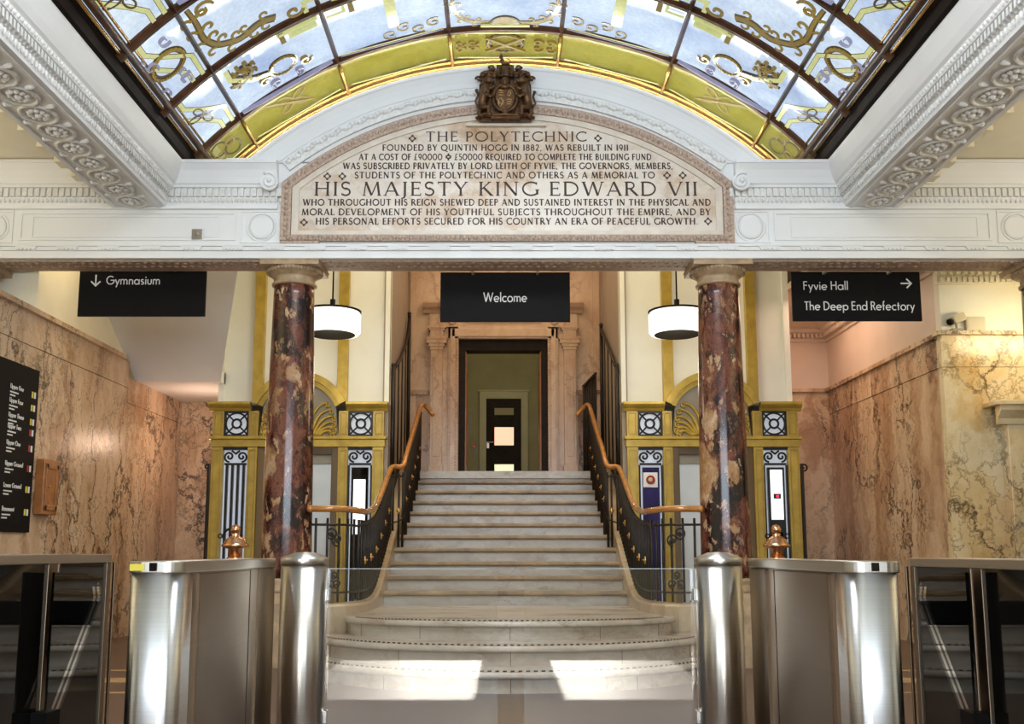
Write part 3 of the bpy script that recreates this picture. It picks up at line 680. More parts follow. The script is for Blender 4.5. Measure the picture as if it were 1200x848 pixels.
# glass panes with painted ornament
def on(th0, th1, y0, y1, d=.012):
    """(u, v) in pane, u across 0..1, v from front 0 to back 1 -> 3-D just under the glass"""
    return lambda u, v, dd: vault(th0 + (th1 - th0) * u, y0 + (y1 - y0) * v, d + dd)
def paint(mb, mi, pts, w, fn, ax, ay):
    mb.mat(mi); mb.lay = getattr(mb, 'lay', 0) + 1; dl = .0005 * mb.lay
    # ribbons are widened in metres; pts in metres from the pane's corner
    ribbon(mb, pts, w, lambda u, v, d: fn(u / ax, v / ay, d), 0.0, .003 + dl)
def spiral(cx, cy, r, a0, turns, sgn=1, n=22):
    return [(cx + r * (1 - i / n * .85) * math.cos(a0 + sgn * turns * 2 * PI * i / n), cy + r * (1 - i / n * .85) * math.sin(a0 + sgn * turns * 2 * PI * i / n)) for i in range(n + 1)]
def scroll(mb, fn, ax, ay, pts, w, mi=1):
    """acanthus scroll: thick curling stem with leaf curls"""
    n = len(pts)
    paint(mb, 3, pts, [w * 1.6 * (1 - .6 * i / n) for i in range(n)], fn, ax, ay)
    paint(mb, mi, [(p[0] + .004, p[1] + .004) for p in pts], [w * .9 * (1 - .6 * i / n) for i in range(n)], fn, ax, ay)
    for i in range(2, n - 1, 3):
        p = Vector(pts[i]); t = (Vector(pts[i + 1]) - p).normalized(); nn = Vector((-t.y, t.x))
        for sg in (-1, 1):
            c = p + nn * sg * w * 1.3
            paint(mb, mi, spiral(c.x, c.y, w * .9, math.atan2(-nn.y * sg, -nn.x * sg), .8, sg, 12), w * .38, fn, ax, ay)
def wreath(mb, fn, ax, ay, cx, cy, r, w=.05):
    paint(mb, 3, arcp(cx, cy, r, r, 0, 360, 30), w * 1.25, fn, ax, ay)
    for k in range(22):
        a = 2 * PI * k / 22
        c = (cx + r * math.cos(a), cy + r * math.sin(a))
        for q in (-1, 1):
            paint(mb, 1, [(c[0], c[1]), (c[0] + math.cos(a + q * 1.1) * w * .62 * 1.1, c[1] + math.sin(a + q * 1.1) * w * .62)], [w * .45, w * .12], lambda u, v, d: fn(u, v, d + .003), ax, ay)
def pane(i, j):
    th0, th1 = TH[i], TH[i + 1]; y1, y0 = YB[j], YB[j + 1]
    b = MB(); n = 10
    yellow = (j == 0)
    rings = [[vault(th0 + (th1 - th0) * k / n, yy, dd) for k in range(n + 1)] for yy, dd in ((y0, 0), (y1, 0), (y1, -.015), (y0, -.015), (y0, 0))]
    b.hull2(rings, close=False, sm=True)
    ax = VR * abs(th1 - th0); ay = y1 - y0
    base = on(th0, th1, y0, y1); mir = i > 3
    fn = (lambda u, v, d: base(1 - u, v, d)) if mir else base
    ii = 6 - i if mir else i
    P = lambda mi, pts, w: paint(b, mi, pts, w, fn, ax, ay)
    cx = ax / 2
    if yellow:
        P(2, [(.06, .05), (ax - .06, .05)], .02); P(2, [(.06, ay - .05), (ax - .06, ay - .05)], .02)
        if ii == 3: wreath(b, fn, ax, ay, cx, ay / 2, .17, .05); P(1, [(cx - .2, .16), (cx + .2, ay - .16)], .025); P(1, [(cx - .2, ay - .16), (cx + .2, .16)], .025)
        elif ii == 0:
            for q in (-.07, .07): P(3, arcp(cx + q, ay / 2 + q, .09, .12, 0, 360, 20), .02); P(1, arcp(cx + q, ay / 2 - q, .05, .07, 0, 360, 16), .02)
        elif ii == 1:
            for a in (45, 135, 225, 315):
                P(1, [(cx + .11 * math.cos(R(a)) + .09 * math.cos(R(t)) * math.cos(R(a)) - .045 * math.sin(R(t)) * math.sin(R(a)), ay / 2 + .11 * math.sin(R(a)) + .09 * math.cos(R(t)) * math.sin(R(a)) + .045 * math.sin(R(t)) * math.cos(R(a))) for t in range(0, 361, 20)], .018)
            P(1, [(cx - .3, .1), (cx + .2, ay - .12)], .03)
        elif ii == 2: pass
        if ii == 3:
            for sg in (-1, 1):
                for q in (.33, .46): P(1, spiral(cx + sg * q, ay / 2 + .06, .06, 0, 1, sg, 14), .012); P(1, spiral(cx + sg * q, ay / 2 - .06, .06, 0, 1, -sg, 14), .012)
    elif ii == 0:
        # strapwork with bow or wreath
        strap = [(.07, 0), (.07, ay * .30), (cx, ay * .62), (cx + .10, ay * .80), (cx + .10, ay)]
        strap2 = [(ax - .07, ay), (ax - .07, ay * .62), (cx, ay * .38), (.16, ay * .2), (.16, 0)]
        for st in (strap, strap2):
            P(3, st, .050); P(2, [(p[0], p[1]) for p in st], .041)
        if j % 2 == 1:
            for a in (20, 75, 200, 255):
                ca, sa = math.cos(R(a)), math.sin(R(a))
                P(3, [(cx + .09 * ca + .08 * math.cos(R(t)) * ca - .035 * math.sin(R(t)) * sa, ay / 2 + .09 * sa + .08 * math.cos(R(t)) * sa + .035 * math.sin(R(t)) * ca) for t in range(0, 361, 20)], .018)
        else:
            wreath(b, fn, ax, ay, cx, ay / 2, .155, .05)
            for (qx, qy, sg) in ((.10, .26, 1), (.14, .38, -1), (.36, .70, 1), (.32, .82, -1), (.36, .2, 1), (.10, .78, -1)):
                P(4, spiral(qx, qy * ay, .075, 1, .9, sg, 18), .007)
    elif ii == 1:
        if j % 2 == 1:
            wreath(b, fn, ax, ay, cx + .05, ay * .60, .13, .04)
            P(2, [(.10, .10), (.10, .28), (.30, .50), (cx - .1, .56)], .05); P(3, [(.13, .10), (.13, .26), (.32, .47), (cx - .1, .53)], .012)
            scroll(b, fn, ax, ay, spiral(.22, .28, .17, 2.5, .8, -1), .035)
            for sg in (-1, 1): P(1, spiral(cx + .05 + sg * .22, ay * .66, .07, 0, 1.2, sg, 16), .016); P(4, spiral(cx + .05 + sg * .12, ay * .80, .07, 2, 1.1, -sg, 16), .014)
            P(2, [(ax - .05, .06), (cx + .1, .06)], .04); P(2, [(ax - .07, .16), (cx + .22, .16), (cx + .22, .06)], .03); P(1, [(cx + .14, .02), (cx + .14, .20)], .05)
            P(4, [(.05, ay - .08), (ax - .05, ay - .08)], .012)
        else:
            stem = [(.08, .06), (.10, .3), (.08, .55), (.16, .74), (.36, .86), (.58, .78), (.78, .86)]
            sm_ = []
            for a, c in zip(stem[:-1], stem[1:]):
                for k in range(4): sm_.append((a[0] + (c[0] - a[0]) * k / 4, a[1] + (c[1] - a[1]) * k / 4))
            sm_ = [((sm_[max(0, k - 1)][0] + sm_[k][0] + sm_[min(len(sm_) - 1, k + 1)][0]) / 3, (sm_[max(0, k - 1)][1] + sm_[k][1] + sm_[min(len(sm_) - 1, k + 1)][1]) / 3) for k in range(len(sm_))]
            scroll(b, fn, ax, ay, sm_[::-1], .068)
            P(2, [(ax - .12, ay - .02), (ax - .12, ay - .2), (ax - .02, ay - .2)], .045); P(1, spiral(ax - .22, ay - .14, .09, 0, 1.1, 1, 16), .03)
            P(1, spiral(.2, .2, .10, 0, 1.1, -1, 16), .026)
    elif ii == 2:
        if j % 2 == 1:
            P(2, [(.03, .05), (.30, .05)], .045); P(2, [(.03, .17), (.20, .17), (.20, .05)], .03); P(1, [(.27, 0), (.27, .22)], .05)
            P(4, [(.05, ay - .06), (ax - .05, ay - .06)], .012); P(2, [(.05, ay - .09), (ax - .05, ay - .09)], .010)
            for sg, q in ((1, .30), (-1, .46), (1, .62), (-1, .78)):
                P(3, spiral(cx + (q - .30) * .9, ay * .80 + sg * .03, .085, sg, 1.2, sg, 18), .018); P(1, spiral(cx + (q - .30) * .9 + .004, ay * .80 + sg * .03, .078, sg, 1.2, sg, 18), .012)
            P(2, [(cx + .05, .0), (cx + .05, ay * .70)], .10)
        else:
            P(2, [(.05, .1), (.05, ay - .1)], .03); P(2, [(.12, ay - .05), (ax - .1, ay - .05)], .03)
            scroll(b, fn, ax, ay, arcp(cx, .35, .36, .36, 20, 160, 18), .04)
            for sg in (-1, 1): P(1, spiral(cx + sg * .3, ay * .7, .09, 0, 1.2, sg, 16), .02)
    else:
        if j % 2 == 1:
            for sg in (-1, 1):
                scroll(b, fn, ax, ay, [(cx + sg * (.14 + .36 * math.sin(R(t)) ** .8), ay - .11 - .62 * (1 - math.cos(R(t))) / 2 * 1.2) for t in range(0, 125, 8)], .045)
            for k in range(7):
                a = R(25 + k * 21.7); P(1, [(cx, ay - .10), (cx + .13 * math.cos(a), ay - .10 - .12 * math.sin(a))], [.02, .05])
            P(3, arcp(cx, ay - .10, .14, .13, 180, 360, 14), .018); P(2, [(cx - .24, ay - .07), (cx + .24, ay - .07)], .03)
        else:
            scroll(b, fn, ax, ay, arcp(cx, ay * .5, .34, .34, 30, 330, 24), .04); P(2, [(.08, .08), (ax - .08, .08)], .03)
    o = b.build('painted_glass_pane' if not yellow else 'yellow_glass_pane', ['glass_yellow' if yellow else 'glass_blue', 'paint_gold', 'paint_pale', 'paint_dark', 'paint_lilac'], sky)
    return o
for j in range(len(YB) - 1):
    for i in range(7): pane(i, j)
# transverse arches
for j, y in enumerate(YB):
    b = MB(); wv = .05; t0, t1 = TH[0] - .005, TH[-1] + .005; n = 48
    sec = [(-wv, -.03), (-wv, .02), (-wv * .4, .045), (wv * .4, .045), (wv, .02), (wv, -.03)]
    if j == 0: sec = [(.01, .0), (.01, .03), (.04, .045), (.08, .04), (.095, .0)]
    b.hull2([[vault(t0 + (t1 - t0) * k / n, y + a, d) for a, d in sec] for k in range(n + 1)], sm=False)
    b.build('arched_rib', 'frame_brown', sky)
    if j in (0,):
        b = MB()
        for yy, dd in ((y + .008, .03), (y + .085, .045)):
            b.tube([vault(t0 + (t1 - t0) * k / n, yy, dd) for k in range(n + 1)], .020, 6)
        b.build('gilt_bead', 'frame_gold', sky)
# longitudinal bars
for i, th in enumerate(TH):
    edge = i in (0, 7)
    b = MB(); w_ = .022
    if not edge:
        b.prism([(-w_, -.03), (-w_, .02), (0, .06), (w_, .02), (w_, -.03)], lambda u, v, d: vault(th + u / VR, d, v), YB[-1], YB[0])
        b.build('glazing_bar', 'frame_brown', sky)
        b = MB(); b.tube([vault(th, YB[0] + .02, .062), vault(th, YB[1], .062)], .015, 8)
        b.build('gilt_bead', 'frame_gold', sky)
    else:
        s_ = -1 if i == 0 else 1
        P2 = [(3.075, 4.69), (3.03, 4.70), (3.00, 4.76), (2.98, 4.765), (2.97, 4.80), (3.12, 4.86), (3.12, 4.69)]
        b.prism([(s_ * u, v) for u, v in P2], lambda u, v, d: (u, d, v), YB[-1], 10.1)
        fr = b.build('springing_frame', 'frame_black', sky)
        b = MB()
        b.tube([(s_ * 2.955, YB[-1], 4.785), (s_ * 2.955, YB[0], 4.785)], .017, 8)
        b.tube([(s_ * 2.875, YB[-1], 4.862), (s_ * 2.875, YB[0], 4.862)], .012, 8)
        b.build('gilt_bead', 'frame_gold', sky)
for s_ in (-1, 1):
    b = MB(); b.tube([(s_ * 2.915, YB[-1], 4.822), (s_ * 2.915, YB[0], 4.822)], .034, 8); b.build('springing_bar', 'frame_brown', sky)
# end wall behind the pediment, washed by a concealed strip light
b = MB(); n = 40; t0, t1 = TH[0], TH[-1]
poly = [(vault(t0 + (t1 - t0) * k / n, 0).x, vault(t0 + (t1 - t0) * k / n, 0).z) for k in range(n + 1)]
poly = [(-3.3, 4.6), (-3.3, poly[0][1])] + poly + [(3.3, poly[-1][1]), (3.3, 4.6)]
b.prism(poly, lambda u, v, d: (u, d, v), 10.10, 10.2)
struct(b.build('wall_skylight_end', 'white'))
led = MB(); led.tube([(3.62 * math.sin(R(a)), 9.80, 2.015 + 3.62 * math.cos(R(a))) for a in [-41 + 82 * k / 40 for k in range(41)]], .02, 6)
tag(led.build('strip_light', 'led'), 'white strip light concealed behind the arched pediment below the skylight', 'light')

# ================================================================== PEDIMENT AND PLAQUE
AC = 2.015
def arcband(mb, prof, a0, a1, n, cz=AC, cx=0.0, zmin=0):
    """prof: list of (radius, y)"""
    mb.hull2([[(cx + r * math.sin(R(a0 + (a1 - a0) * k / n)), y, max(zmin, cz + r * math.cos(R(a0 + (a1 - a0) * k / n)))) for r, y in prof] for k in range(n + 1)], sm=False)
ped = thing('arched_pediment', 'white moulded arched pediment above the beam framing the inscribed plaque', 'pediment', (0, YF, 4.26))
b = MB()
a1 = math.degrees(math.asin(2.49 / 3.65))
poly = [(3.60 * math.sin(R(-41.3 + 82.6 * k / 40)), AC + 3.60 * math.cos(R(-41.3 + 82.6 * k / 40))) for k in range(41)]
b.prism([(-2.40, 4.712)] + poly + [(2.40, 4.712)], lambda u, v, d: (u, d, v), YF + .002, 9.70)
b.build('backing', 'white', ped)
b = MB(); arcband(b, [(3.635, YF - .075), (3.635, YF - .002), (3.40, YF - .002), (3.40, YF - .02), (3.44, YF - .025), (3.45, YF - .035), (3.50, YF - .04), (3.55, YF - .05), (3.595, YF - .065), (3.61, YF - .075)], -a1, a1, 56, zmin=4.695)
b.build('cove_moulding', 'white', ped)
b = MB(); arcband(b, [(3.425, YF - .03), (3.425, YF - .002), (3.32, YF - .002), (3.32, YF - .03)], -38.4, 38.4, 56)
for k in range(120):
    a = R(-37.7 + 75.4 * k / 119); r = 3.395 + .012 * math.sin(k * 1.7)
    b.ball((r * math.sin(a), YF - .032, AC + r * math.cos(a)), .030, 6, (1, .55, .8))
b.build('carved_band', 'white_relief', ped)
for sx in (-1, 1):
    b = MB(); cx_, cz_ = sx * 2.235, 4.475
    b.tube([(cx_ + r_ * math.cos(t) * -sx, YF - .128, cz_ + r_ * math.sin(t)) for t, r_ in [(PI * .7 - k * .35, .085 * (1 - k / 26)) for k in range(24)]], .016, 6)
    b.hull2([[(cx_ + .085 * math.cos(2 * PI * k / 24), y, cz_ + .085 * math.sin(2 * PI * k / 24)) for k in range(24)] for y in (YF - .08, YF - .125)])
    b.ball((cx_, YF - .13, cz_), .02, 8)
    b.build('volute', 'white', ped)

plq = thing('memorial_plaque', 'arched marble memorial plaque engraved with nine lines of dark capitals', 'plaque', (.02, YF, 3.895))
PX = .02
def plaque_poly(r, x, z0, cz=1.985):
    a = math.degrees(math.asin(x / r))
    return [(PX - x, z0)] + [(PX + r * math.sin(R(-a + 2 * a * k / 40)), cz + r * math.cos(R(-a + 2 * a * k / 40))) for k in range(41)] + [(PX + x, z0)]
b = MB(); b.prism(plaque_poly(3.215, 2.0, 3.93), lambda u, v, d: (u, d, v), YF - .012, YF - .002); b.build('marble_slab', 'slab_marble', plq)
# pale inner border
b = MB()
def ringframe(mb, outer, inner, y0, y1):
    n = len(outer); i0 = mb.add([(u, y0, v) for u, v in outer]); i1 = mb.add([(u, y0, v) for u, v in inner]); i2 = mb.add([(u, y1, v) for u, v in outer]); i3 = mb.add([(u, y1, v) for u, v in inner])
    for k in range(n):
        q = (k + 1) % n
        mb.face((i0 + k, i0 + q, i1 + q, i1 + k)); mb.face((i0 + k, i2 + k, i2 + q, i0 + q)); mb.face((i1 + k, i1 + q, i3 + q, i3 + k)); mb.face((i2 + k, i3 + k, i3 + q, i2 + q))
ringframe(b, plaque_poly(3.215, 2.05, 3.965), plaque_poly(3.15, 1.985, 4.02), YF - .03, YF - .011)
b.build('inner_border', 'pale_stone', plq)
b = MB(); ringframe(b, plaque_poly(3.30, 2.15, 3.915), plaque_poly(3.205, 2.055, 3.975), YF - .05, YF - .002)
for sx in (-1, 1): b.box(*sorted((PX + sx * 1.78, PX + sx * 2.15)), YF - .05, YF, 3.885, 3.92)
# carved leaves on the frame
pts = plaque_poly(3.253, 2.10, 3.945)
for a, c in zip(pts, pts[1:] + pts[:1]):
    a = Vector(a); c = Vector(c); n = max(1, int((c - a).length / .05))
    for k in range(n):
        p = a + (c - a) * ((k + .5) / n); b.ball((p.x, YF - .05, p.y), .028, 6, (.8, .6, 1))
b.build('carved_frame', 'brown_relief', plq)
# inscription: picture rows measured on the face plane
def face_pt(px, py, Y=YF - .012):
    cc, ss = math.cos(PITCH), math.sin(PITCH); a = (px - 592) / FPX; t = (PCY - py) / FPX
    ry = cc - t * ss; rz = ss + t * cc; k = Y / ry; return a * k, ZC + rz * k
rows = [("THE POLYTECHNIC", 499, 687, 154.3, 165.6), ("FOUNDED BY QUINTIN HOGG IN 1882, WAS REBUILT IN 1911", 448.3, 736, 169.5, 176.5),
        ("AT A COST OF £90000 + £50000 REQUIRED TO COMPLETE THE BUILDING FUND", 420.7, 763, 180.3, 187.4), ("WAS SUBSCRIBED PRIVATELY BY LORD LEITH OF FYVIE, THE GOVERNORS, MEMBERS,", 402, 788, 190.8, 198),
        ("STUDENTS OF THE POLYTECHNIC AND OTHERS AS A MEMORIAL TO", 415.7, 767, 201.5, 208.8), ("HIS MAJESTY KING EDWARD VII", 368.5, 816.5, 213, 229.3),
        ("WHO THROUGHOUT HIS REIGN SHEWED DEEP AND SUSTAINED INTEREST IN THE PHYSICAL AND", 355, 832.5, 233.3, 240.7), ("MORAL DEVELOPMENT OF HIS YOUTHFUL SUBJECTS THROUGHOUT THE EMPIRE, AND BY", 353.5, 832.5, 244.6, 252),
        ("HIS PERSONAL EFFORTS SECURED FOR HIS COUNTRY AN ERA OF PEACEFUL GROWTH.", 370, 817.5, 255.4, 263)]
FN = lambda u, v, d: (u, YF - .012 - d, v)
for txt, xa, xb, ya, yb in rows:
    u0, z0 = face_pt(xa, yb); u1, z1 = face_pt(xb, ya)
    b = MB(); write(b, txt, ROM, u0, u1, z0, z1 - z0, FN, 0, .002, gap=.17, space=.42, weight=1.65 if z1 - z0 < .08 else 1.15)
    b.build('engraved_lettering', 'engraved', plq)
for px, py in ((483.3, 162.3), (700.8, 162), (383.6, 206.5), (401.2, 206.5), (781.7, 205.5), (800, 205.5), (356.2, 260.5), (829.7, 259.3)):
    u, z = face_pt(px, py); b = MB()
    for pts_, wd in ROM['+'][1]: ribbon(b, [(u + (p[0] - .5) * .075, z + (p[1] - .5) * .075) for p in pts_], wd * .075, FN, 0, .002)
    b.build('engraved_cross', 'engraved', plq)
b = MB(); b.box(PX - .395, PX + .375, YF - .055, YF - .013, 5.055, 5.082); b.build('arms_bracket', 'pale_stone', plq, bev=.004)

# ---- royal arms in bronze
AX, AY, AZ = .0, YF - .09, 5.078
arms = thing('coat_of_arms', 'carved bronze coat of arms with lion and unicorn above the plaque', 'coat of arms', (AX, AY, AZ))
A = lambda x, z, y=0: (AX + x, AY - y, AZ + z)
b = MB(); b.prism([(-.27, .0), (.27, .0), (.28, .12), (.27, .40), (.20, .48), (.10, .42), (.09, .62), (-.09, .62), (-.10, .42), (-.20, .48), (-.27, .40), (-.28, .12)], lambda u, v, d: A(u, v, d), -.008, .015)
b.build('backing', 'bronze', arms)
b = MB(); b.tube([A(-.30, .02, .03), A(-.22, .05, .07), A(-.12, .03, .08), A(0, .035, .09), A(.12, .03, .08), A(.22, .05, .07), A(.30, .02, .03)], .028, 8, flat=.6)
b.box(AX - .15, AX + .15, AY - .09, AY - .02, AZ + .008, AZ + .055); b.build('motto_scroll', 'bronze', arms, bev=.004)
b = MB(); b.tube([A(.125 * math.cos(2 * PI * k / 28), .22 + .145 * math.sin(2 * PI * k / 28), .09) for k in range(28)], .018, 8, close=True)
b.tube([A(-.03, .075, .10), A(0, .045, .10), A(.03, .075, .10)], .014, 6); b.build('garter', 'bronze', arms)
b = MB(); sh = [(-.095, .32), (.095, .32), (.10, .22), (.07, .13), (0, .085), (-.07, .13), (-.10, .22)]
b.prism(sh, lambda u, v, d: A(u, v, d), .03, .085); shd = b.build('shield', 'bronze', arms)
b = MB()
for (cx_, cz_) in ((-.045, .30), (-.045, .275), (-.045, .25)):
    b.tube([A(cx_ - .03, cz_, .088), A(cx_, cz_ + .006, .09), A(cx_ + .03, cz_ - .004, .088)], .007, 6)
b.tube([A(.02, .25, .088), A(.04, .30, .09), A(.06, .27, .09), A(.04, .24, .09)], .007, 6, close=True)
b.tube([A(-.07, .13, .088), A(-.07, .20, .09), A(-.045, .22, .09), A(-.02, .18, .09), A(-.05, .12, .09)], .007, 6)
for k in range(4): b.tube([A(-.055 + .012 * k, .14, .088), A(-.06 + .014 * k, .20, .088)], .003, 5)
for cz_ in (.20, .175, .15): b.tube([A(.015, cz_, .088), A(.045, cz_ + .006, .09), A(.072, cz_ - .004, .088)], .007, 6)
b.build('heraldic_charge', 'bronze_light', shd)
for sx, nm in ((-1, 'lion_supporter'), (1, 'unicorn_supporter')):
    b = MB()
    B_ = lambda x, z, y, r, sc=(1, 1, 1): b.ball(A(sx * x, z, y), r, 10, sc)
    b.tube([A(sx * .235, .10, .05), A(sx * .235, .20, .07), A(sx * .205, .30, .08), A(sx * .19, .37, .09)], [.05, .045, .055, .042], 10)
    B_(.175, .405, .10, .045, (1.1, 1, .95)); B_(.138, .395, .11, .024, (1.3, 1, .8))
    b.tube([A(sx * .20, .31, .10), A(sx * .14, .31, .12), A(sx * .11, .34, .12)], [.024, .018, .014], 8)
    b.tube([A(sx * .21, .26, .11), A(sx * .15, .22, .12), A(sx * .115, .24, .12)], [.024, .018, .014], 8)
    b.tube([A(sx * .225, .12, .08), A(sx * .165, .11, .11), A(sx * .175, .04, .10), A(sx * .14, .035, .11)], [.034, .026, .018, .016], 8)
    b.tube([A(sx * .25, .11, .06), A(sx * .275, .06, .07), A(sx * .24, .02, .08)], [.034, .024, .016], 8)
    if sx < 0:
        for k in range(12):
            a = 2 * PI * k / 12; B_(.185 + .045 * math.cos(a), .385 + .05 * math.sin(a), .085, .022)
        b.tube([A(sx * .27, .12, .04), A(sx * .31, .20, .05), A(sx * .28, .27, .05), A(sx * .30, .33, .05)], [.013, .012, .012, .02], 8)
        B_(.175, .455, .09, .02); B_(.155, .46, .09, .018)
    else:
        b.tube([A(sx * .16, .44, .10), A(sx * .135, .53, .10)], [.012, .003], 8)
        for k in range(5): B_(.215 + .008 * k, .42 - .035 * k, .08, .02)
        b.tube([A(sx * .27, .12, .04), A(sx * .315, .18, .05), A(sx * .29, .25, .05), A(sx * .31, .31, .05)], [.012, .012, .012, .018], 8)
        b.tube([A(sx * .19, .44, .09), A(sx * .185, .475, .09)], [.012, .004], 6)
    b.build(nm, 'bronze', arms)
b = MB(); b.ball(A(0, .395, .08), .055, 12, (1, 1, 1.1)); b.tube([A(-.045, .345, .08), A(.045, .345, .08)], .03, 8)
for k in range(4): b.tube([A(-.03 + .02 * k, .36, .125), A(-.03 + .02 * k, .405, .132)], .004, 5)
b.build('helmet', 'bronze', arms)
b = MB(); b.lathe([(.05, AZ + .45), (.055, AZ + .47), (.045, AZ + .48), (.058, AZ + .54), (.035, AZ + .57), (.0, AZ + .58)], AX, AY - .07, 12)
for k in range(5): b.ball(A(-.05 + .025 * k, .545, .10), .013, 6)
b.build('crown', 'bronze', arms)
b = MB(); b.tube([A(.035, .60, .07), A(-.02, .605, .07), A(-.035, .65, .07)], [.018, .018, .022], 8); b.ball(A(-.04, .675, .075), .024, 8)
for x in (-.035, -.015, .03, .045): b.tube([A(x, .60, .07), A(x * 1.1, .565, .07)], .007, 6)
b.tube([A(.04, .605, .07), A(.065, .625, .07), A(.045, .65, .07), A(.02, .655, .07)], .005, 6); b.ball(A(-.04, .70, .075), .014, 6)
b.build('crest_lion', 'bronze', arms)
for sx in (-1, 1):
    b = MB(); rnd = random.Random(3)
    for k in range(46):
        x = .06 + rnd.random() * .20; z = .40 + rnd.random() * .115 * (1 if x < .22 else .6) + (.05 if .09 < x < .17 else 0)
        b.ball(A(sx * x, z, .03 + rnd.random() * .07), .022 + rnd.random() * .014, 6, (1, .8, .7))
    for cx_, cz_ in ((.14, .56), (.22, .49), (.275, .44)): b.tube([(p[0], p[1], p[2]) for p in [A(sx * q[0], q[1], .06) for q in spiral(cx_, cz_, .034, 0, 1.1, 1, 12)]], .012, 6)
    b.build('mantling', 'bronze', arms)

arms.scale = (.92, .92, .92)
# ================================================================== COLUMNS
def column(x, label):
    cyc = 9.60
    t = thing('marble_column', label, 'column', (x, cyc, 0), 'red marble columns under the beam')
    zb = .55
    b = MB(); b.box(x - .30, x + .30, cyc - .395, cyc + .30, 0, zb); b.box(x - .285, x + .285, cyc - .285, cyc + .285, zb, zb + .09)
    b.lathe([(.285, zb + .09), (.29, zb + .12), (.27, zb + .15), (.25, zb + .155), (.25, zb + .17), (.265, zb + .19), (.25, zb + .21), (.235, zb + .22)], x, cyc, 40)
    b.build('base', 'capital_stone', t)
    prof = []
    for k in range(25):
        u = k / 24; prof.append((.232 - .042 * (u ** 1.6), zb + .20 + (3.545 - zb - .20) * u))
    MB().lathe(prof, x, cyc, 56).build('shaft', 'column_marble', t)
    b = MB(); b.lathe([(.192, 3.52), (.212, 3.528), (.214, 3.545), (.196, 3.556), (.198, 3.60), (.205, 3.615), (.225, 3.62), (.226, 3.632), (.25, 3.645), (.262, 3.665), (.262, 3.685), (.25, 3.69)], x, cyc, 48)
    for k in range(44):
        a = 2 * PI * k / 44; b.ball((x + .258 * math.cos(a), cyc + .258 * math.sin(a), 3.664), .019, 6, (.8, .8, 1.25))
    b.build('echinus', 'capital_stone', t)
    b = MB().box(x - .278, x + .278, cyc - .27, cyc + .27, 3.682, 3.737); b.box(x - .285, x + .285, cyc - .275, cyc + .275, 3.722, 3.7375)
    b.build('abacus', 'capital_stone', t, bev=.004)
    return t
column(-2.03, 'red marble column at the steps, beside the lift frame with white bars')
column(2.05, 'red marble column at the steps, beside the lift frame with a round alarm plate')
column(-5.16, 'red marble column engaged in the wall near the directory board')
column(5.18, 'red marble column standing before the yellow marble pier')

# ================================================================== STAIRCASE
st = thing('staircase', 'marble staircase with three curved lower steps rising to the doorway', 'staircase', (0, 9.2, 0))
SC_ = .04
def ell(a, bq, yc, n=40): return [(SC_ + a * math.sin(R(-90 + 180 * k / n)), yc - bq * math.cos(R(-90 + 180 * k / n))) for k in range(n + 1)]
YC = 9.20
def curved_step(a, bq, z0, z1):
    outer = ell(a, bq, YC); bk = min(a, 1.40) - .02
    b = MB(); inn = ell(a - .03, bq - .03, YC)
    b.prism(inn + [(bk, YC + .01), (bk, 10.9), (-bk, 10.9), (-bk, YC + .01)], lambda u, v, d: (u, v, d), z0, z1 - .035)
    # joints
    o = b.build('step', 'step_marble', st)
    b = MB()
    offs = [(0, z1 - .045), (.012, z1 - .048), (.016, z1 - .03), (.012, z1 - .008), (0, z1)]
    rings = []
    for dd, z in [(-.03, z1 - .05)] + offs: rings.append([(u, v, z) for u, v in ell(a + dd - .008, bq + dd - .008, YC)])
    b.hull2(rings, close=False)
    b.prism(ell(a - .008, bq - .008, YC) + [(bk, YC + .01), (bk, 10.9), (-bk, 10.9), (-bk, YC + .01)], lambda u, v, d: (u, v, d), z1 - .04, z1)
    b.build('tread', ['step_marble'], o)
    b = MB(); pts = ell(a - .05, bq - .05, YC, 200)
    for k in range(20, 180, 2):
        p, q = pts[k], pts[k + 1]; b.hull2([[(p[0], p[1], z1), (p[0], p[1] + .02, z1), (p[0], p[1] + .02, z1 + .009), (p[0], p[1], z1 + .009)], [(q[0], q[1], z1), (q[0], q[1] + .02, z1), (q[0], q[1] + .02, z1 + .009), (q[0], q[1], z1 + .009)]], sm=False)
    b.build('anti_slip_strip', 'iron', o)
    b = MB()
    for k in (6, 13, 20, 27, 34):
        p = inn[k]; q = Vector((p[0] - SC_, p[1] - YC)).normalized()
        b.box(p[0] - .002, p[0] + .002, p[1] - .002, p[1] + .004, z0, z1 - .05)
    b.build('joint', 'engraved', o)
curved_step(1.83, 1.655, 0, .15)
curved_step(1.69, 1.26, .15, .30)
curved_step(1.445, .75, .30, .45)
D4, TR = 10.93, .31
for k in range(4, 15):
    y = D4 + TR * (k - 4); z = .15 * k; hw = 1.30
    b = MB().box(-hw, hw, y + .048, y + TR + .08, z - .18 if k > 4 else .4, z - .04)
    o = b.build('step', 'step_marble', st)
    b = MB(); prof = [(y + TR + .05 if k < 14 else y + .5, z - .05), (y + .02, z - .052), (y + .006, z - .044), (y, z - .03), (y, z - .012), (y + .008, z), (y + TR + .05 if k < 14 else y + .5, z)]
    b.prism(prof, lambda u, v, d: (d, u, v), -hw, hw); b.build('tread', 'nosing', o)
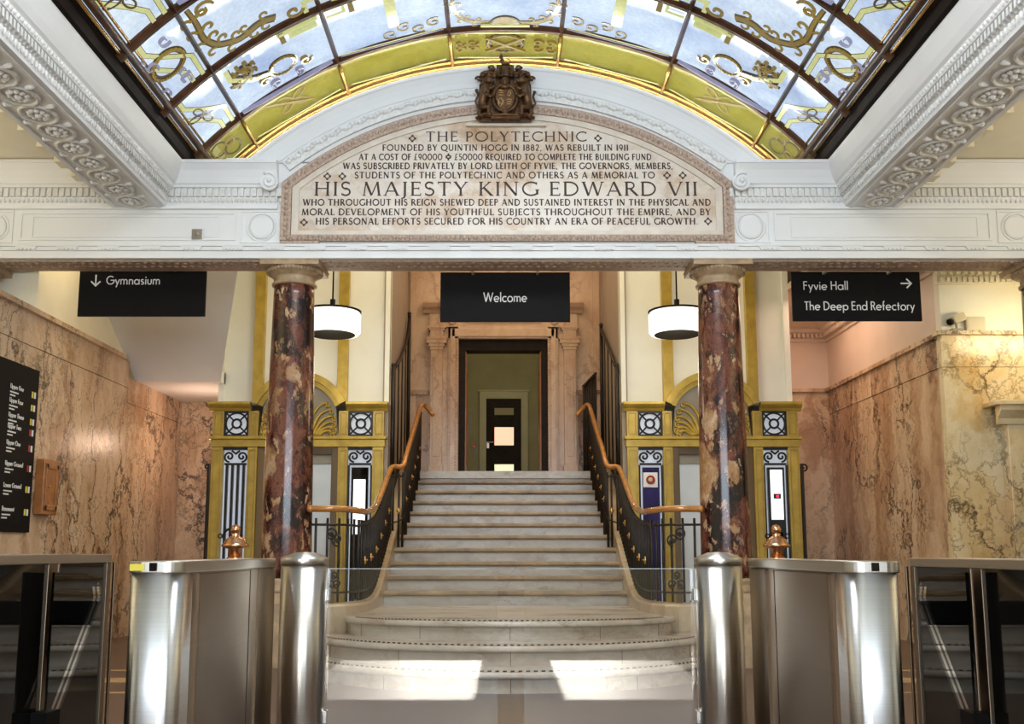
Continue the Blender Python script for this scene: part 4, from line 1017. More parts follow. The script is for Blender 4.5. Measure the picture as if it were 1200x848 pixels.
# curbs: path of (x, y, top)
def curb_path(sx):
    P = [(1.725, 9.335, .545), (1.68, 9.335, .545), (1.60, 9.36, .545), (1.52, 9.42, .545), (1.43, 9.58, .545), (1.395, 9.85, .545), (1.385, 10.2, .548), (1.38, 10.5, .575), (1.375, 10.75, .64), (1.37, 10.95, .735)]
    for k in range(1, 11): P.append((1.37 - .003 * k, 10.95 + .31 * k, .735 + .15 * k))
    P.append((1.33, 14.6, 2.26)); 
    return [(sx * a, y, z) for a, y, z in P]
for sx in (-1, 1):
    P = curb_path(sx); b = MB(); rings = []
    for i, p in enumerate(P):
        a = Vector(P[max(0, i - 1)]); c = Vector(P[min(len(P) - 1, i + 1)]); t = Vector((c.x - a.x, c.y - a.y, 0)).normalized(); n = Vector((-t.y, t.x, 0)); hw = .125 if i < 3 else .125 - .035 * min(1, (i - 2) / 5)
        l = Vector((p[0], p[1], 0)) + n * hw; r = Vector((p[0], p[1], 0)) - n * hw; z = p[2]
        rings.append([(l.x, l.y, 0), (l.x, l.y, z - .02), (l.x - n.x * .02, l.y - n.y * .02, z), (r.x + n.x * .02, r.y + n.y * .02, z), (r.x, r.y, z - .02), (r.x, r.y, 0)])
    b.hull2(rings, sm=False); b.build('curb', 'curb_marble', st)

# ================================================================== RAILINGS
def lerp_path(P, s):
    L_ = [0]
    for a, c in zip(P[:-1], P[1:]): L_.append(L_[-1] + (Vector(c) - Vector(a)).length)
    s = s * L_[-1]
    for i in range(len(P) - 1):
        if s <= L_[i + 1] or i == len(P) - 2:
            u = (s - L_[i]) / max(1e-9, L_[i + 1] - L_[i]); return Vector(P[i]).lerp(Vector(P[i + 1]), u)
def smooth_path(P, n=6):
    P = [Vector(p) for p in P]; out = []
    for i in range(len(P) - 1):
        p0, p1, p2, p3 = P[max(0, i - 1)], P[i], P[i + 1], P[min(len(P) - 1, i + 2)]
        for k in range(n):
            t = k / n; out.append(.5 * ((2 * p1) + (p2 - p0) * t + (2 * p0 - 5 * p1 + 4 * p2 - p3) * t * t + (3 * p1 - p0 - 3 * p2 + p3) * t ** 3))
    out.append(P[-1]); return out
def scroll3(mb, c, r, x=Vector((1, 0, 0)), z=Vector((0, 0, 1)), rad=.008, sg=1, turns=1.2):
    pts = spiral(0, 0, r, -PI / 2, turns, sg, 22)
    mb.tube([Vector(c) + x * p[0] + z * p[1] for p in pts], rad, 6)
def railing(sx, label):
    t = thing('stair_railing', label, 'railing', (sx * 1.38, 9.4, .545), 'iron stair railings with wooden handrails')
    H = [(1.80, 9.5, 1.40), (1.62, 9.48, 1.40), (1.48, 9.58, 1.40), (1.385, 9.85, 1.395), (1.36, 10.25, 1.405), (1.345, 10.75, 1.50), (1.335, 11.3, 1.72), (1.33, 11.86, 1.945), (1.305, 12.0, 1.995), (1.21, 12.12, 2.02), (1.195, 12.5, 2.24), (1.185, 13.1, 2.53), (1.175, 13.8, 2.88), (1.17, 14.15, 3.03), (1.14, 14.3, 3.05), (1.07, 14.36, 2.98), (1.03, 14.36, 2.93)]
    H = [(sx * a, y, z) for a, y, z in H]
    sp = smooth_path(H, 6)
    b = MB(); b.tube(sp, .030, 12); b.ball(sp[0], .036, 10); b.ball(sp[-1], .034, 10); b.build('handrail', 'rail_wood', t)
    CP = curb_path(sx)
    def ground(p, bars=True):
        if bars and abs(p.x) < 1.275 and p.y > 11.2: return min(LAND, .15 * (4 + math.floor((p.y - D4) / TR))) + .002
        best = min(CP[1:], key=lambda c: (c[1] - p.y) ** 2 + .3 * (c[0] - p.x) ** 2)
        # piecewise interpolation by y past the bend
        if p.y < 9.7: return .545
        for a, c in zip(CP[4:-1], CP[5:]):
            if a[1] <= p.y <= c[1]: return a[2] + (c[2] - a[2]) * (p.y - a[1]) / (c[1] - a[1])
        return 2.26
    b = MB(); low = []
    for p in sp:
        if p.y > 14.2: break
        g = ground(p); low.append(Vector((p.x, p.y, max(g + .05, p.z - .085))))
    tr = MB(); tr.tube([q + Vector((0, 0, -.03 if q.y > 9.9 else -.06)) for q in low], .011, 8); tr.build('top_rail', 'iron', t)
    br = MB(); br.tube([Vector((q.x, q.y, ground(q, False) + .095)) for q in low], .010, 8); br.build('bottom_rail', 'iron', t)
    # balusters
    n = 42
    Lc = low; tot = sum((Vector(c) - Vector(a)).length for a, c in zip(Lc[:-1], Lc[1:]))
    k = 0; s = .06
    while s < tot - .02:
        p = lerp_path(Lc, s / tot); g = ground(p); flat_zone = p.y < 9.75
        b = MB(); r_ = .013 if not flat_zone else .012
        b.tube([(p.x, p.y, g + .009), (p.x, p.y, p.z)], r_, 6)
        bl = b.build('baluster', 'iron', t)
        if not flat_zone and k % 4 == 0:
            q = MB(); zc_ = g + (p.z - g) * .5; q.lathe([(.008, zc_ - .045), (.016, zc_ - .03), (.020, zc_), (.016, zc_ + .02), (.010, zc_ + .045)], p.x, p.y, 8)
            q.tube([(p.x - .03, p.y, zc_), (p.x + .03, p.y, zc_)], .008, 6); q.build('brass_collar', 'brass', bl)
        s += .11 if flat_zone else .088; k += 1
    # scroll ornament of the level part
    for (cx_, cz_, r) in ((1.60, 1.18, .06), (1.54, 1.12, .06), (1.60, .72, .045), (1.53, .72, .045), (1.565, .80, .035)):
        b = MB(); scroll3(b, (sx * cx_, 9.485, cz_), r, rad=.009, sg=1 if cx_ > 1.56 else -1); scroll3(b, (sx * cx_, 9.485, cz_ - .02), r * .6, rad=.007, sg=-1); b.build('scroll', 'iron', t)
    return t
lr = railing(-1, 'black iron stair railing with wooden handrail, on the directory board side')
rr = railing(1, 'black iron stair railing with wooden handrail, on the yellow pier side')
def iron_screen(sx, label):
    t = thing('iron_screen', label, 'screen', (sx * 1.425, 13.8, 1.6), 'tall iron screens against the stair side walls')
    x = sx * 1.425
    top = [(12.86, 3.30), (13.5, 3.62), (14.2, 3.95), (14.9, 4.28)] if sx > 0 else [(12.86, 3.30), (13.7, 3.60), (14.4, 3.95), (14.75, 4.22), (14.9, 4.45)]
    topz = lambda y: next((a[1] + (c[1] - a[1]) * (y - a[0]) / (c[0] - a[0]) for a, c in zip(top[:-1], top[1:]) if a[0] <= y <= c[0]), top[-1][1])
    bot = lambda y: min(2.26, .735 + .484 * (y - 10.95)) + .06
    b = MB(); b.tube([(x, y, z) for y, z in top], .024, 8); b.build('top_rail', 'iron', t)
    b = MB(); b.tube([(x, 12.86, bot(12.86)), (x, 14.0, bot(14.0)), (x, 14.9, 2.32)], .018, 8); b.build('bottom_rail', 'iron', t)
    for y in (12.86, 14.9):
        b = MB(); b.tube([(x, y, bot(y) - .035), (x, y, topz(y) + .05)], .026, 8); b.ball((x, y, topz(y) + .06), .032, 8); b.build('post', 'iron', t)
    y = 13.05
    while y < 14.85:
        b = MB(); b.tube([(x, y, bot(y)), (x, y, topz(y))], .010, 6); b.build('bar', 'iron', t); y += .46
    return t
iron_screen(-1, 'tall black iron screen with curled top beside the lift with white bars')
iron_screen(1, 'tall black iron screen with straight sloping top beside the lift with alarm plate')
t = thing('landing_balustrade', 'short black iron balustrade on the landing beside the marble doorcase', 'railing', (1.22, 14.75, LAND))
b = MB(); b.tube([(1.12, 14.5, 3.35), (1.34, 14.95, 3.62)], .022, 8); b.build('top_rail', 'iron', t)
b = MB(); b.tube([(1.12, 14.5, 2.2), (1.34, 14.95, 2.3)], .018, 8); b.build('bottom_rail', 'iron', t)
for k in range(8):
    x = 1.12 + .22 * k / 7; y = 14.5 + .45 * k / 7
    b = MB(); b.tube([(x, y, LAND + .002), (x, y, 3.36 + .26 * k / 7)], .013, 6); b.build('bar', 'iron', t)

# ================================================================== DOORCASE AND FAR ROOM
dc = thing('marble_doorcase', 'carved pink marble doorcase with pilasters at the top of the stairs', 'doorcase', (-.03, 15.197, LAND))
DX = -.03
for sx in (-1, 1):
    b = MB(); x0 = DX + sx * 1.0
    b.box(x0 - .09, x0 + .09, 15.08, 15.197, LAND + .16, 4.03)
    b.box(x0 - .055, x0 + .055, 15.07, 15.197, LAND + .3, 3.9)
    p = b.build('pilaster', 'pink_marble', dc, bev=.006)
    b = MB(); b.box(x0 - .13, x0 + .13, 15.04, 15.197, LAND, LAND + .07); b.box(x0 - .11, x0 + .11, 15.06, 15.197, LAND + .07, LAND + .17); b.build('pilaster_base', 'pink_marble', p, bev=.01)
    b = MB()
    for z0, z1, e in ((4.0, 4.05, .10), (4.05, 4.10, .12), (4.10, 4.16, .15), (4.16, 4.20, .16), (4.20, 4.30, .10), (4.30, 4.33, .12), (4.33, 4.36, .14)): b.box(x0 - e, x0 + e, 15.2 - .10 - e * .3, 15.197, z0, z1)
    b.build('capital', 'pink_marble', p, bev=.005)
b = MB()
for sx, xe in ((-1, -.705), (1, .642)):
    b.box(*sorted((xe, xe + sx * .15)), 15.11, 15.197, LAND, 4.36); b.box(*sorted((xe + sx * .05, xe + sx * .12)), 15.09, 15.197, LAND, 4.33)
b.box(-.855, .792, 15.11, 15.197, 4.18, 4.36); b.box(-.80, .74, 15.09, 15.197, 4.21, 4.33)
for sx, xe in ((-1, -.73), (1, .667)):
    for k in range(46): b.ball((xe, 15.105, LAND + .04 + k * .045), .014, 6)
b.build('architrave', 'pink_marble', dc, bev=.004)
b = MB(); b.box(-.95, .89, 15.12, 15.197, 4.36, 4.62)
for x in (-.80, .74): b.hull2([[(x + r * math.cos(2 * PI * k / 20), 15.12 - d, 4.47 + r * math.sin(2 * PI * k / 20)) for k in range(20)] for r, d in ((.075, 0), (.07, .02), (.05, .022), (.045, .005))])
b.box(-.6, .54, 15.105, 15.197, 4.42, 4.46); b.build('frieze', 'pink_marble', dc, bev=.004)
b = MB(); b.prism([(0, 4.58), (.05, 4.58), (.07, 4.62), (.12, 4.66), (.15, 4.72), (.15, 4.75), (0, 4.75)], lambda u, v, d: (d, 15.197 - u, v), -1.24, 1.18); b.build('cornice', 'pink_marble', dc)
b = MB()
for sx, x in ((-1, -.70), (1, .64)): b.box(*sorted((x - sx * .003 * -1 * -1, x - sx * .10)), 15.2, 15.55, LAND + .002, 4.176)
b.box(-.60, .54, 15.2, 15.5, 4.02, 4.176)
p_ = MB(); p_.box(-1.15, -.712, 15.165, 15.197, LAND + .002, 4.7); p_.box(.652, 1.09, 15.165, 15.197, LAND + .002, 4.7); p_.box(-.712, .652, 15.165, 15.197, 4.19, 4.7); p_.build('backing', 'pink_marble', dc)
b.build('dark_lining', 'dark_wood', dc)
for sx, x in ((-1, -.585), (1, .525)):
    b = MB().box(*sorted((x, x + sx * .045)), 15.22, 15.95, LAND + .01, 4.0); b.box(*sorted((x - sx * .01, x)), 15.35, 15.85, LAND + .2, 3.7); b.build('open_door_leaf', 'brown_wood', dc, bev=.004)
# far door
d1 = MB(); FDX = -.03
d1.box(FDX - .36, FDX + .36, 20.93, 20.98, LAND, 4.13)
dd = struct(d1.build('door_1', 'dark_wood')); dd['label'] = 'dark wooden door with three glazed panes in the far room'
def fy(px, py): 
    return face_pt(px, py, 20.92)
for (xa, xb, ya, yb, mt) in ((579.5, 602, 478, 486, 'olive'), (579.5, 602, 500.5, 521.5, 'pane_lit'), (579.5, 602, 544, 556, 'pane_pale')):
    x0, z1 = fy(xa, ya); x1, z0 = fy(xb, yb); MB().box(x0, x1, 20.91, 20.94, z0, z1).build('door_pane', mt, dd)
b = MB(); hx, hz = fy(571.5, 520); b.box(hx - .02, hx + .03, 20.90, 20.93, hz - .09, hz + .05); b.tube([(hx, 20.9, hz + .03), (hx, 20.86, hz + .03), (hx + .12, 20.86, hz + .03)], .014, 8); b.build('door_handle', 'chrome', dd)
b = MB(); b.box(FDX - .50, FDX - .36, 20.90, 21.0, LAND, 4.27); b.box(FDX + .36, FDX + .50, 20.90, 21.0, LAND, 4.27); b.box(FDX - .36, FDX + .36, 20.90, 21.0, 4.13, 4.27); b.box(FDX - .53, FDX + .53, 20.88, 21.0, 4.27, 4.31)
struct(b.build('door_frame_far', 'olive_trim', bev=.005))
x0, z1 = fy(547.5, 479); x1, z0 = fy(552, 509)
b = MB(); b.box(x0, x1, 20.97, 21.0, z0, z1); b.box(x0 + .01, x1 - .01, 20.965, 20.97, z0 + .02, z1 - .02); tag(b.build('notice_board', 'grey', bev=.003), 'narrow grey notice panel on the olive wall of the far room', 'notice board')
hx, hz = fy(555.5, 526)
t = thing('card_reader', 'small dark card reader with red light on the olive wall', 'card reader', (hx, 20.98, hz))
MB().box(hx - .055, hx + .055, 20.96, 21.0, hz - .08, hz + .08).build('housing', 'grey', t, bev=.008); MB().box(hx - .012, hx + .012, 20.955, 20.965, hz + .045, hz + .065).build('indicator_light', 'red_led', t)

# ================================================================== LIFTS
LY = 12.80
def lift(xc, label, alarm_side):
    s0 = -1 if xc < 0 else 1
    t = thing('lift_entrance', label, 'lift entrance', (xc, LY, 0), 'gilded lift entrances flanking the stairs')
    B = lambda: MB()
    hw = 1.075
    # pilasters
    for (a, c) in ((-1.075, -.935), (-.625, -.505), (.505, .625), (.935, 1.075)):
        b = B(); b.box(xc + a, xc + c, LY - .05, LY + .05, 0, 2.305)
        w_ = c - a; b.box(xc + a + .03, xc + c - .03, LY - .042, LY - .058, .25, 2.25)
        p = b.build('pilaster', 'gold', t, bev=.004)
        b = B(); frame_rect(b, xc + a + .022, xc + c - .022, .2, 2.27, LY - .05, .012, .012); b.build('panel_moulding', 'gold_dark', p)
        b = B(); b.box(xc + a, xc + c, LY - .05, LY + .05, 2.435, 2.76); p2 = b.build('upper_pilaster', 'gold', t, bev=.004)
        b = B(); frame_rect(b, xc + a + .02, xc + c - .02, 2.46, 2.74, LY - .05, .014, .012); b.build('panel_moulding', 'gold_dark', p2)
    b = B(); b.box(xc - 1.09, xc + 1.09, LY - .06, LY + .05, 2.305, 2.40); b.box(xc - 1.11, xc + 1.11, LY - .085, LY + .05, 2.40, 2.437); b.build('entablature_band', 'gold', t, bev=.004)
    # cornice broken by an arch
    for a, c in ((-1.12, -.60), (.60, 1.12)):
        b = B(); b.prism([(0, 2.755), (.06, 2.755), (.075, 2.79), (.11, 2.82), (.12, 2.84), (.12, 2.868), (0, 2.868)], lambda u, v, d: (d, LY - u, v), xc + a, xc + c); b.build('cornice', 'gold', t)
    b = B()
    def ab(r0, r1, y0, y1):
        ring = []
        for k in range(33):
            a = R(-66 + 132 * k / 32)
            ring.append([(xc + r * math.sin(a), y, 2.61 + r * math.cos(a)) for r, y in ((r0, y1), (r0, y0), (r1, y0), (r1, y1))])
        b.hull2(ring, sm=False)
    ab(.50, .575, LY - .06, LY + .05); ab(.56, .645, LY - .11, LY + .05)
    b.build('arch', 'gold', t)
    # lunette
    b = B(); poly = [(.50 * math.sin(R(-66 + 132 * k / 24)), 2.61 + .51 * math.cos(R(-66 + 132 * k / 24))) for k in range(25)]
    b.prism([(xc - .50, 2.437)] + [(xc + u, v) for u, v in poly] + [(xc + .50, 2.437)], lambda u, v, d: (u, d, v), LY + .0, LY + .04); lun = b.build('lunette', 'grey', t)
    b = B()
    b.hull2([[(xc + r * .8 * math.cos(2 * PI * k / 28), LY - d, 2.73 + r * 1.15 * math.sin(2 * PI * k / 28)) for k in range(28)] for r, d in ((.19, 0), (.19, .04), (.15, .055), (.14, .04), (.02, .075))])
    b.build('cartouche', 'gold', lun)
    for sx in (-1, 1):
        b = B()
        for k in range(6):
            p = Vector((sx * (.13 + .025 * k), 2.45)); ln = .56 - .075 * k; pts = [p]; a0 = 86 - 9 * k
            lim = lambda p: p.y < 2.58 + .44 * math.sqrt(max(0, 1 - (p.x / .49) ** 2)) and abs(p.x) < .455
            for q in range(12):
                a = R(a0 - (q / 11) ** 2 * 85); n_ = p + Vector((sx * math.cos(a), math.sin(a))) * ln / 12
                if not lim(n_): break
                p = n_; pts.append(p)
            if len(pts) < 4: continue
            b.tube([(xc + p.x, LY - .02, p.y) for p in pts], [.026 - .010 * i / len(pts) for i in range(len(pts))], 6)
            e = pts[-1]; b.tube([(xc + q[0], LY - .025, q[1]) for q in spiral(e.x, e.y - .034, .036, PI / 2, 1.0, -sx, 12)], .013, 6)
        for cx_, cz_ in ((.42, 2.50),): b.tube([(xc + q[0], LY - .02, q[1]) for q in spiral(sx * cx_, cz_, .05, 1, 1.2, sx, 14)], .015, 6)
        b.build('acanthus_scroll', 'gold', lun)
    # rosette grilles and side panels
    for sx in (-1, 1):
        x0, x1 = xc + sx * .78 - .155, xc + sx * .78 + .155
        xm = (x0 + x1) / 2; zm = 2.60
        b = B().box(x0, x1, LY + .03, LY + .05, 2.437, 2.76); sp_ = b.build('side_window', 'lit_panel', t)
        b = B(); frame_rect(b, x0, x1, 2.44, 2.757, LY, .022, .04)
        b.tube([(xm + .135 * math.cos(2 * PI * k / 32), LY - .02, zm + .135 * math.sin(2 * PI * k / 32)) for k in range(32)], .012, 6, close=True)
        b.tube([(xm + .055 * math.cos(2 * PI * k / 24), LY - .02, zm + .055 * math.sin(2 * PI * k / 24)) for k in range(24)], .014, 6, close=True)
        for a in (45, 135, 225, 315): b.tube([(xm + .055 * math.cos(R(a)), LY - .02, zm + .055 * math.sin(R(a))), (xm + .19 * math.cos(R(a)), LY - .02, zm + .19 * math.sin(R(a)))], .011, 6)
        b.build('rosette_grille', 'iron', t)
        # tall side panel
        b = B().box(x0, x1, LY + .04, LY + .06, 0, 2.305); pn = b.build('side_panel', 'lit_panel', t)
        b = B(); b.box(x0, x1, LY - .02, LY + .04, 2.27, 2.30)
        for q in (-1, 1): scroll3(b, (xm + q * .078, LY - .01, 2.185), .068, rad=.013, sg=q, turns=1.4)
        b.box(x0 + .02, x1 - .02, LY - .02, LY + .02, 2.08, 2.105); b.tube([(xm - .05, LY - .01, 2.26), (xm, LY - .01, 2.22), (xm + .05, LY - .01, 2.26)], .014, 6)
        b.build('scroll_ornament', 'iron', t)
        inner = (sx == -s0)           # side next to the stairs
        bars = (xc < 0 and sx < 0)
        if bars:
            for q in (-.105, -.035, .035, .105):
                b = B().box(xm + q - .014, xm + q + .014, LY - .02, LY + .02, .1, 2.08); b.build('iron_bar', 'iron', t)
        else:
            b = B().box(xm - .105, xm + .105, LY - .02, LY + .04, .1, 2.05); b.build('dark_panel', 'blue_panel' if alarm_side == sx else 'black_glass', t, bev=.004)
            b = B()
            for q in (-.14, .14): b.box(xm + q - .010, xm + q + .010, LY - .015, LY + .02, .1, 2.08)
            b.build('iron_bar', 'iron', t)
            if alarm_side == sx:
                b = B().box(xm - .10, xm + .08, LY - .04, LY - .015, 1.80, 1.985); al = b.build('alarm_plate', 'letter_white', t, bev=.004)
                al['label'] = 'white square plate with red ringed alarm disc'
                b = B(); c0 = (xm - .01, 1.893); b.hull2([[(c0[0] + r * math.cos(2 * PI * k / 28), LY - d, c0[1] + r * math.sin(2 * PI * k / 28)) for k in range(28)] for r, d in ((.056, .038), (.056, .05), (.036, .05), (.036, .042), (.0, .042))]); b.build('red_ring', 'red_paint', al)
                b = B(); b.hull2([[(c0[0] + r * math.cos(2 * PI * k / 20), LY - d, c0[1] + r * math.sin(2 * PI * k / 20)) for k in range(20)] for r, d in ((.032, .04), (.030, .055), (0, .056))]); b.build('push_button', 'pale_plastic', al)
            else:
                zt, zb_ = (2.02, 1.40) if xc > 0 else (1.90, 1.22)
                b = B().box(xm - .075, xm + .075, LY - .04, LY - .015, zb_, zt); cp = b.build('call_plate', 'screen_white', t, bev=.004)
                cp['label'] = 'tall bright call plate with a red display'
                b = B().box(xm - .045, xm + .045, LY - .045, LY - .03, zb_ + .26, zb_ + .32); b.build('display', 'black_glass', cp)
                b = B().box(xm - .012, xm + .02, LY - .048, LY - .04, zb_ + .275, zb_ + .305); b.build('display_digit', 'red_led', cp)
                b = B()
                for q in (-.055, .055):
                    for zz in (zb_ + .03, zt - .03): b.ball((xm + q, LY - .04, zz), .007, 6)
                b.build('screw_heads', 'chrome', cp)
        # iron ring low on the outer side panel
        if not inner:
            b = B(); b.tube([(xm - .02 + .085 * math.cos(2 * PI * k / 28), LY - .05, 1.20 + .085 * math.sin(2 * PI * k / 28)) for k in range(28)], .015, 8, close=True)
            for q in (-1, 1): b.tube([(xm - .02 + q * .125 + .025 * math.cos(2 * PI * k / 14), LY - .05, 1.20 + .025 * math.sin(2 * PI * k / 14)) for k in range(14)], .008, 6, close=True)
            b.build('iron_ring', 'iron', t)
    # doors
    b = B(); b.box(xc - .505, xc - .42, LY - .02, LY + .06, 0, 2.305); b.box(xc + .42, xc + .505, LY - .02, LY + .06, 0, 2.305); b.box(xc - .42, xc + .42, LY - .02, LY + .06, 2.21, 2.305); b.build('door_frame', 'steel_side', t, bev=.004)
    b = B(); b.box(xc - .42, xc + .42, LY + .02, LY + .07, 2.10, 2.21); b.build('door_header', 'grey', t)
    for sx in (-1, 1):
        b = B(); b.box(*sorted((xc + sx * .004, xc + sx * .42)), LY + .06, LY + .09, 0, 2.10); b.build('sliding_door', 'lift_steel', t, bev=.003)
    # gilt strips on the wall above
    for a in (-.575, -.0, .575):
        if a == 0: continue
        b = B().box(xc + a * .93 - .065, xc + a * .93 + .065, LY - .03, LY + .06, 2.88, 5.98); b.build('gilt_strip', 'gold', t, bev=.004)
    # black edge finial
    b = B(); xo = xc + s0 * 1.12; b.box(xo - .015, xo + .015, LY + .0, LY + .1, 0, 2.1); scroll3(b, (xo + s0 * .03, LY + .05, 2.06), .05, rad=.012); b.build('edge_scroll', 'iron', t)
    return t
lift(-2.595, 'gilded lift entrance with white barred side panel, near the wooden wall box', None)
lift(2.60, 'gilded lift entrance with round red alarm plate, near the yellow pier', -1)

# pendants
def pendant(x, label):
    t = thing('pendant_lamp', label, 'lamp', (x, 11.5, 3.47), 'white drum pendant lamps in front of the lifts')
    y = 11.5
    b = MB(); rings = [(.20, 3.50), (.20, 3.475), (.30, 3.47), (.325, 3.50), (.325, 3.70), (.31, 3.725), (.05, 3.73)]
    b.lathe(rings, x, y, 48); b.build('drum_diffuser', 'lamp_white', t)
    b = MB(); b.lathe([(.265, 3.462), (.265, 3.469), (.0, 3.469)], x, y, 40); b.build('dark_centre', 'black', t)
    b = MB(); b.lathe([(.33, 3.725), (.33, 3.745), (.05, 3.76), (.03, 3.78), (.03, 3.88), (.0, 3.88)], x, y, 40); b.build('cap', 'black', t)
    b = MB(); b.tube([(x, y, 3.86), (x, y, 6.0)], .009, 8); b.build('cable', 'black', t)
    lamp('POINT', 'pendant_bulb', (x, y, 3.0), 14, (1.0, .92, .72), size=.25)
    return t
pendant(-1.985, 'white drum pendant lamp beside the column nearer the directory board')
pendant(1.975, 'white drum pendant lamp beside the column nearer the yellow pier')

# ================================================================== SIGNS
def sign(x0, x1, z0, z1, label, rows, arrow=None):
    y = 9.93
    t = thing('hanging_sign', label, 'sign', ((x0 + x1) / 2, y, z0))
    MB().box(x0, x1, y - .012, y + .012, z0, z1).build('sign_board', 'black', t, bev=.003)
    fn = lambda u, v, d: (u, y - .012 - d, v)
    for txt, xa, xb, yb, h in rows:
        u0, zz = face_pt(xa, yb, y - .014); u1, _ = face_pt(xb, yb, y - .014)
        b = MB(); write(b, txt, FUT, u0, u1, zz, h, fn, 0, .003, gap=.10, space=.32); b.build('lettering', 'letter_white', t)
    if arrow:
        ch, px, py, h = arrow; u, zz = face_pt(px, py, y - .014); b = MB()
        for pts, wd in FUT[ch][1]: ribbon(b, [(u + p[0] * h, zz + p[1] * h) for p in pts], wd * h * 1.1, fn, 0, .003)
        b.build('arrow', 'letter_white', t)
    b = MB()
    for x in (x0 + (x1 - x0) * .25, x0 + (x1 - x0) * .75): b.box(x - .012, x + .012, y - .09, y - .006, z1 - .03, z1 + .03); 
    b.build('bracket', 'grey', t)
    return t
def sx_(px, py): return face_pt(px, py, 9.92)
x0, _ = sx_(516, 350); x1, _ = sx_(668, 350); _, z0 = sx_(592, 377)
sign(x0, x1, z0, 3.765, 'black hanging sign reading Welcome above the stairs', [('Welcome', 566.5, 617.5, 353.5, .094)])
x0, _ = sx_(92, 345); x1, _ = sx_(241, 345); _, z0 = sx_(165, 370.5)
sign(x0, x1, z0, 3.80, 'black hanging sign reading Gymnasium with a downward arrow', [('Gymnasium', 124.5, 187.5, 333.2, .088)], ('!', 106.5, 335, .115))
x0, _ = sx_(928, 345); x1, _ = sx_(1079, 345); _, z0 = sx_(1005, 376)
sign(x0, x1, z0, 3.77, 'black hanging sign reading Fyvie Hall and The Deep End Refectory', [('Fyvie Hall', 941.5, 994, 339.5, .088), ('The Deep End Refectory', 943, 1072, 363.2, .088)], ('>', 1055, 338, .118))
# directory board on the left wall
t = thing('directory_board', 'black floor directory board with small white lettering on the marble wall', 'directory board', (-4.58, 9.4, 1.19))
BX = -4.585
MB().box(BX - .004, BX + .02, 8.55, 9.90, 1.19, 2.76).build('board', 'black', t, bev=.003)
fn = lambda u, v, d: (BX + .02 + d, u, v)
nm = ['Upper Five', 'Upper Four', 'Upper Three', 'Upper Two', 'Upper One', 'Upper Ground', 'Lower Ground', 'Basement']
for i, (s_, yy) in enumerate(zip(nm, (459, 475, 492, 505, 524, 548, 573, 600))):
    z = ZC + (HORIZON - yy) / FPX * 9.6
    b = MB(); write(b, s_, FUT, 9.33, None, z, .042, fn, 0, .003, gap=.12, space=.4, weight=1.4)
    for k in range(2): b.box(BX + .02, BX + .023, 9.33, 9.33 + .16 - .06 * k, z - .04 - .03 * k, z - .027 - .03 * k)
    b.build('floor_name', 'letter_white', t)
    b = MB().box(BX + .02, BX + .024, 9.76, 9.79, z - .03, z + .03); b.build('lift_marker', 'red_paint' if i in (3, 4, 5) else 'yellow_sticker', t)
    b = MB().box(BX + .02, BX + .024, 9.81, 9.84, z - .03, z + .03); b.build('lift_marker', 'letter_white', t)
# wooden box on wall
def wall_at(px, py): 
    cc, ss = math.cos(PITCH), math.sin(PITCH); a = (px - 592) / FPX; tt = (PCY - py) / FPX
    k = -WX / a; return (cc - tt * ss) * k, ZC + (ss + tt * cc) * k
y0, z1 = wall_at(41, 537); y1, _ = wall_at(60, 540); _, z0 = wall_at(37, 602)
y0 += .03
t = thing('wall_box', 'small brown wooden panelled box fixed to the marble wall', 'wall box', (-WX, (y0 + y1) / 2, z0))
b = MB(); b.box(-WX, -WX + .09, y0, y1, z0, z1); b.build('case', 'brown_wood', t, bev=.006)
b = MB(); b.box(-WX + .09, -WX + .10, y0 + .03, y0 + .07, z0 + .04, z1 - .04); b.box(-WX + .09, -WX + .10, y1 - .07, y1 - .03, z0 + .04, z1 - .04); b.box(-WX + .09, -WX + .10, y0 + .03, y1 - .03, z1 - .09, z1 - .04); b.box(-WX + .09, -WX + .10, y0 + .03, y1 - .03, z0 + .04, z0 + .09)
dr = b.build('door', 'brown_wood', t, bev=.004)
MB().ball((-WX + .11, y0 + .085, (z0 + z1) / 2), .012, 8).build('knob', 'brass', dr)
# camera and box on the pier ledge
LZ = 3.31
t = thing('security_camera', 'beige box security camera tilted on the ledge of the yellow pier', 'camera', (4.74, 10.5, LZ))
b = MB(); rm = Matrix.Rotation(R(-22), 4, 'Y') @ Matrix.Rotation(R(25), 4, 'Z')
def tb(mb, c, h, rot):
    i = mb.add([Vector(c) + rot @ Vector((x * h[0], y * h[1], z * h[2])) for z in (-1, 1) for x, y in ((-1, -1), (1, -1), (1, 1), (-1, 1))])
    for q in ((3, 2, 1, 0), (4, 5, 6, 7), (0, 1, 5, 4), (1, 2, 6, 5), (2, 3, 7, 6), (3, 0, 4, 7)): mb.face([i + k for k in q])
tb(b, (4.76, 10.56, LZ + .125), (.09, .05, .045), rm.to_3x3()); b.build('housing', 'pale_plastic', t, bev=.006)
b = MB(); dv = rm.to_3x3() @ Vector((-1, 0, 0)); c0 = Vector((4.76, 10.56, LZ + .12)) + dv * .09; b.tube([c0 - dv * .01, c0 + dv * .03], .034, 12); b.build('lens', 'black_glass', t)
b = MB(); b.box(4.70, 4.82, 10.53, 10.62, LZ, LZ + .02); b.tube([(4.76, 10.57, LZ + .01), (4.76, 10.57, LZ + .1)], .014, 8); b.build('mount', 'grey', t)
b = MB().box(4.86, 5.06, 10.555, 10.63, LZ, LZ + .15); b.box(4.87, 5.05, 10.55, 10.555, LZ + .01, LZ + .14); tag(b.build('junction_box', 'pale_plastic', bev=.006), 'beige junction box on the pier ledge beside the security camera', 'box')
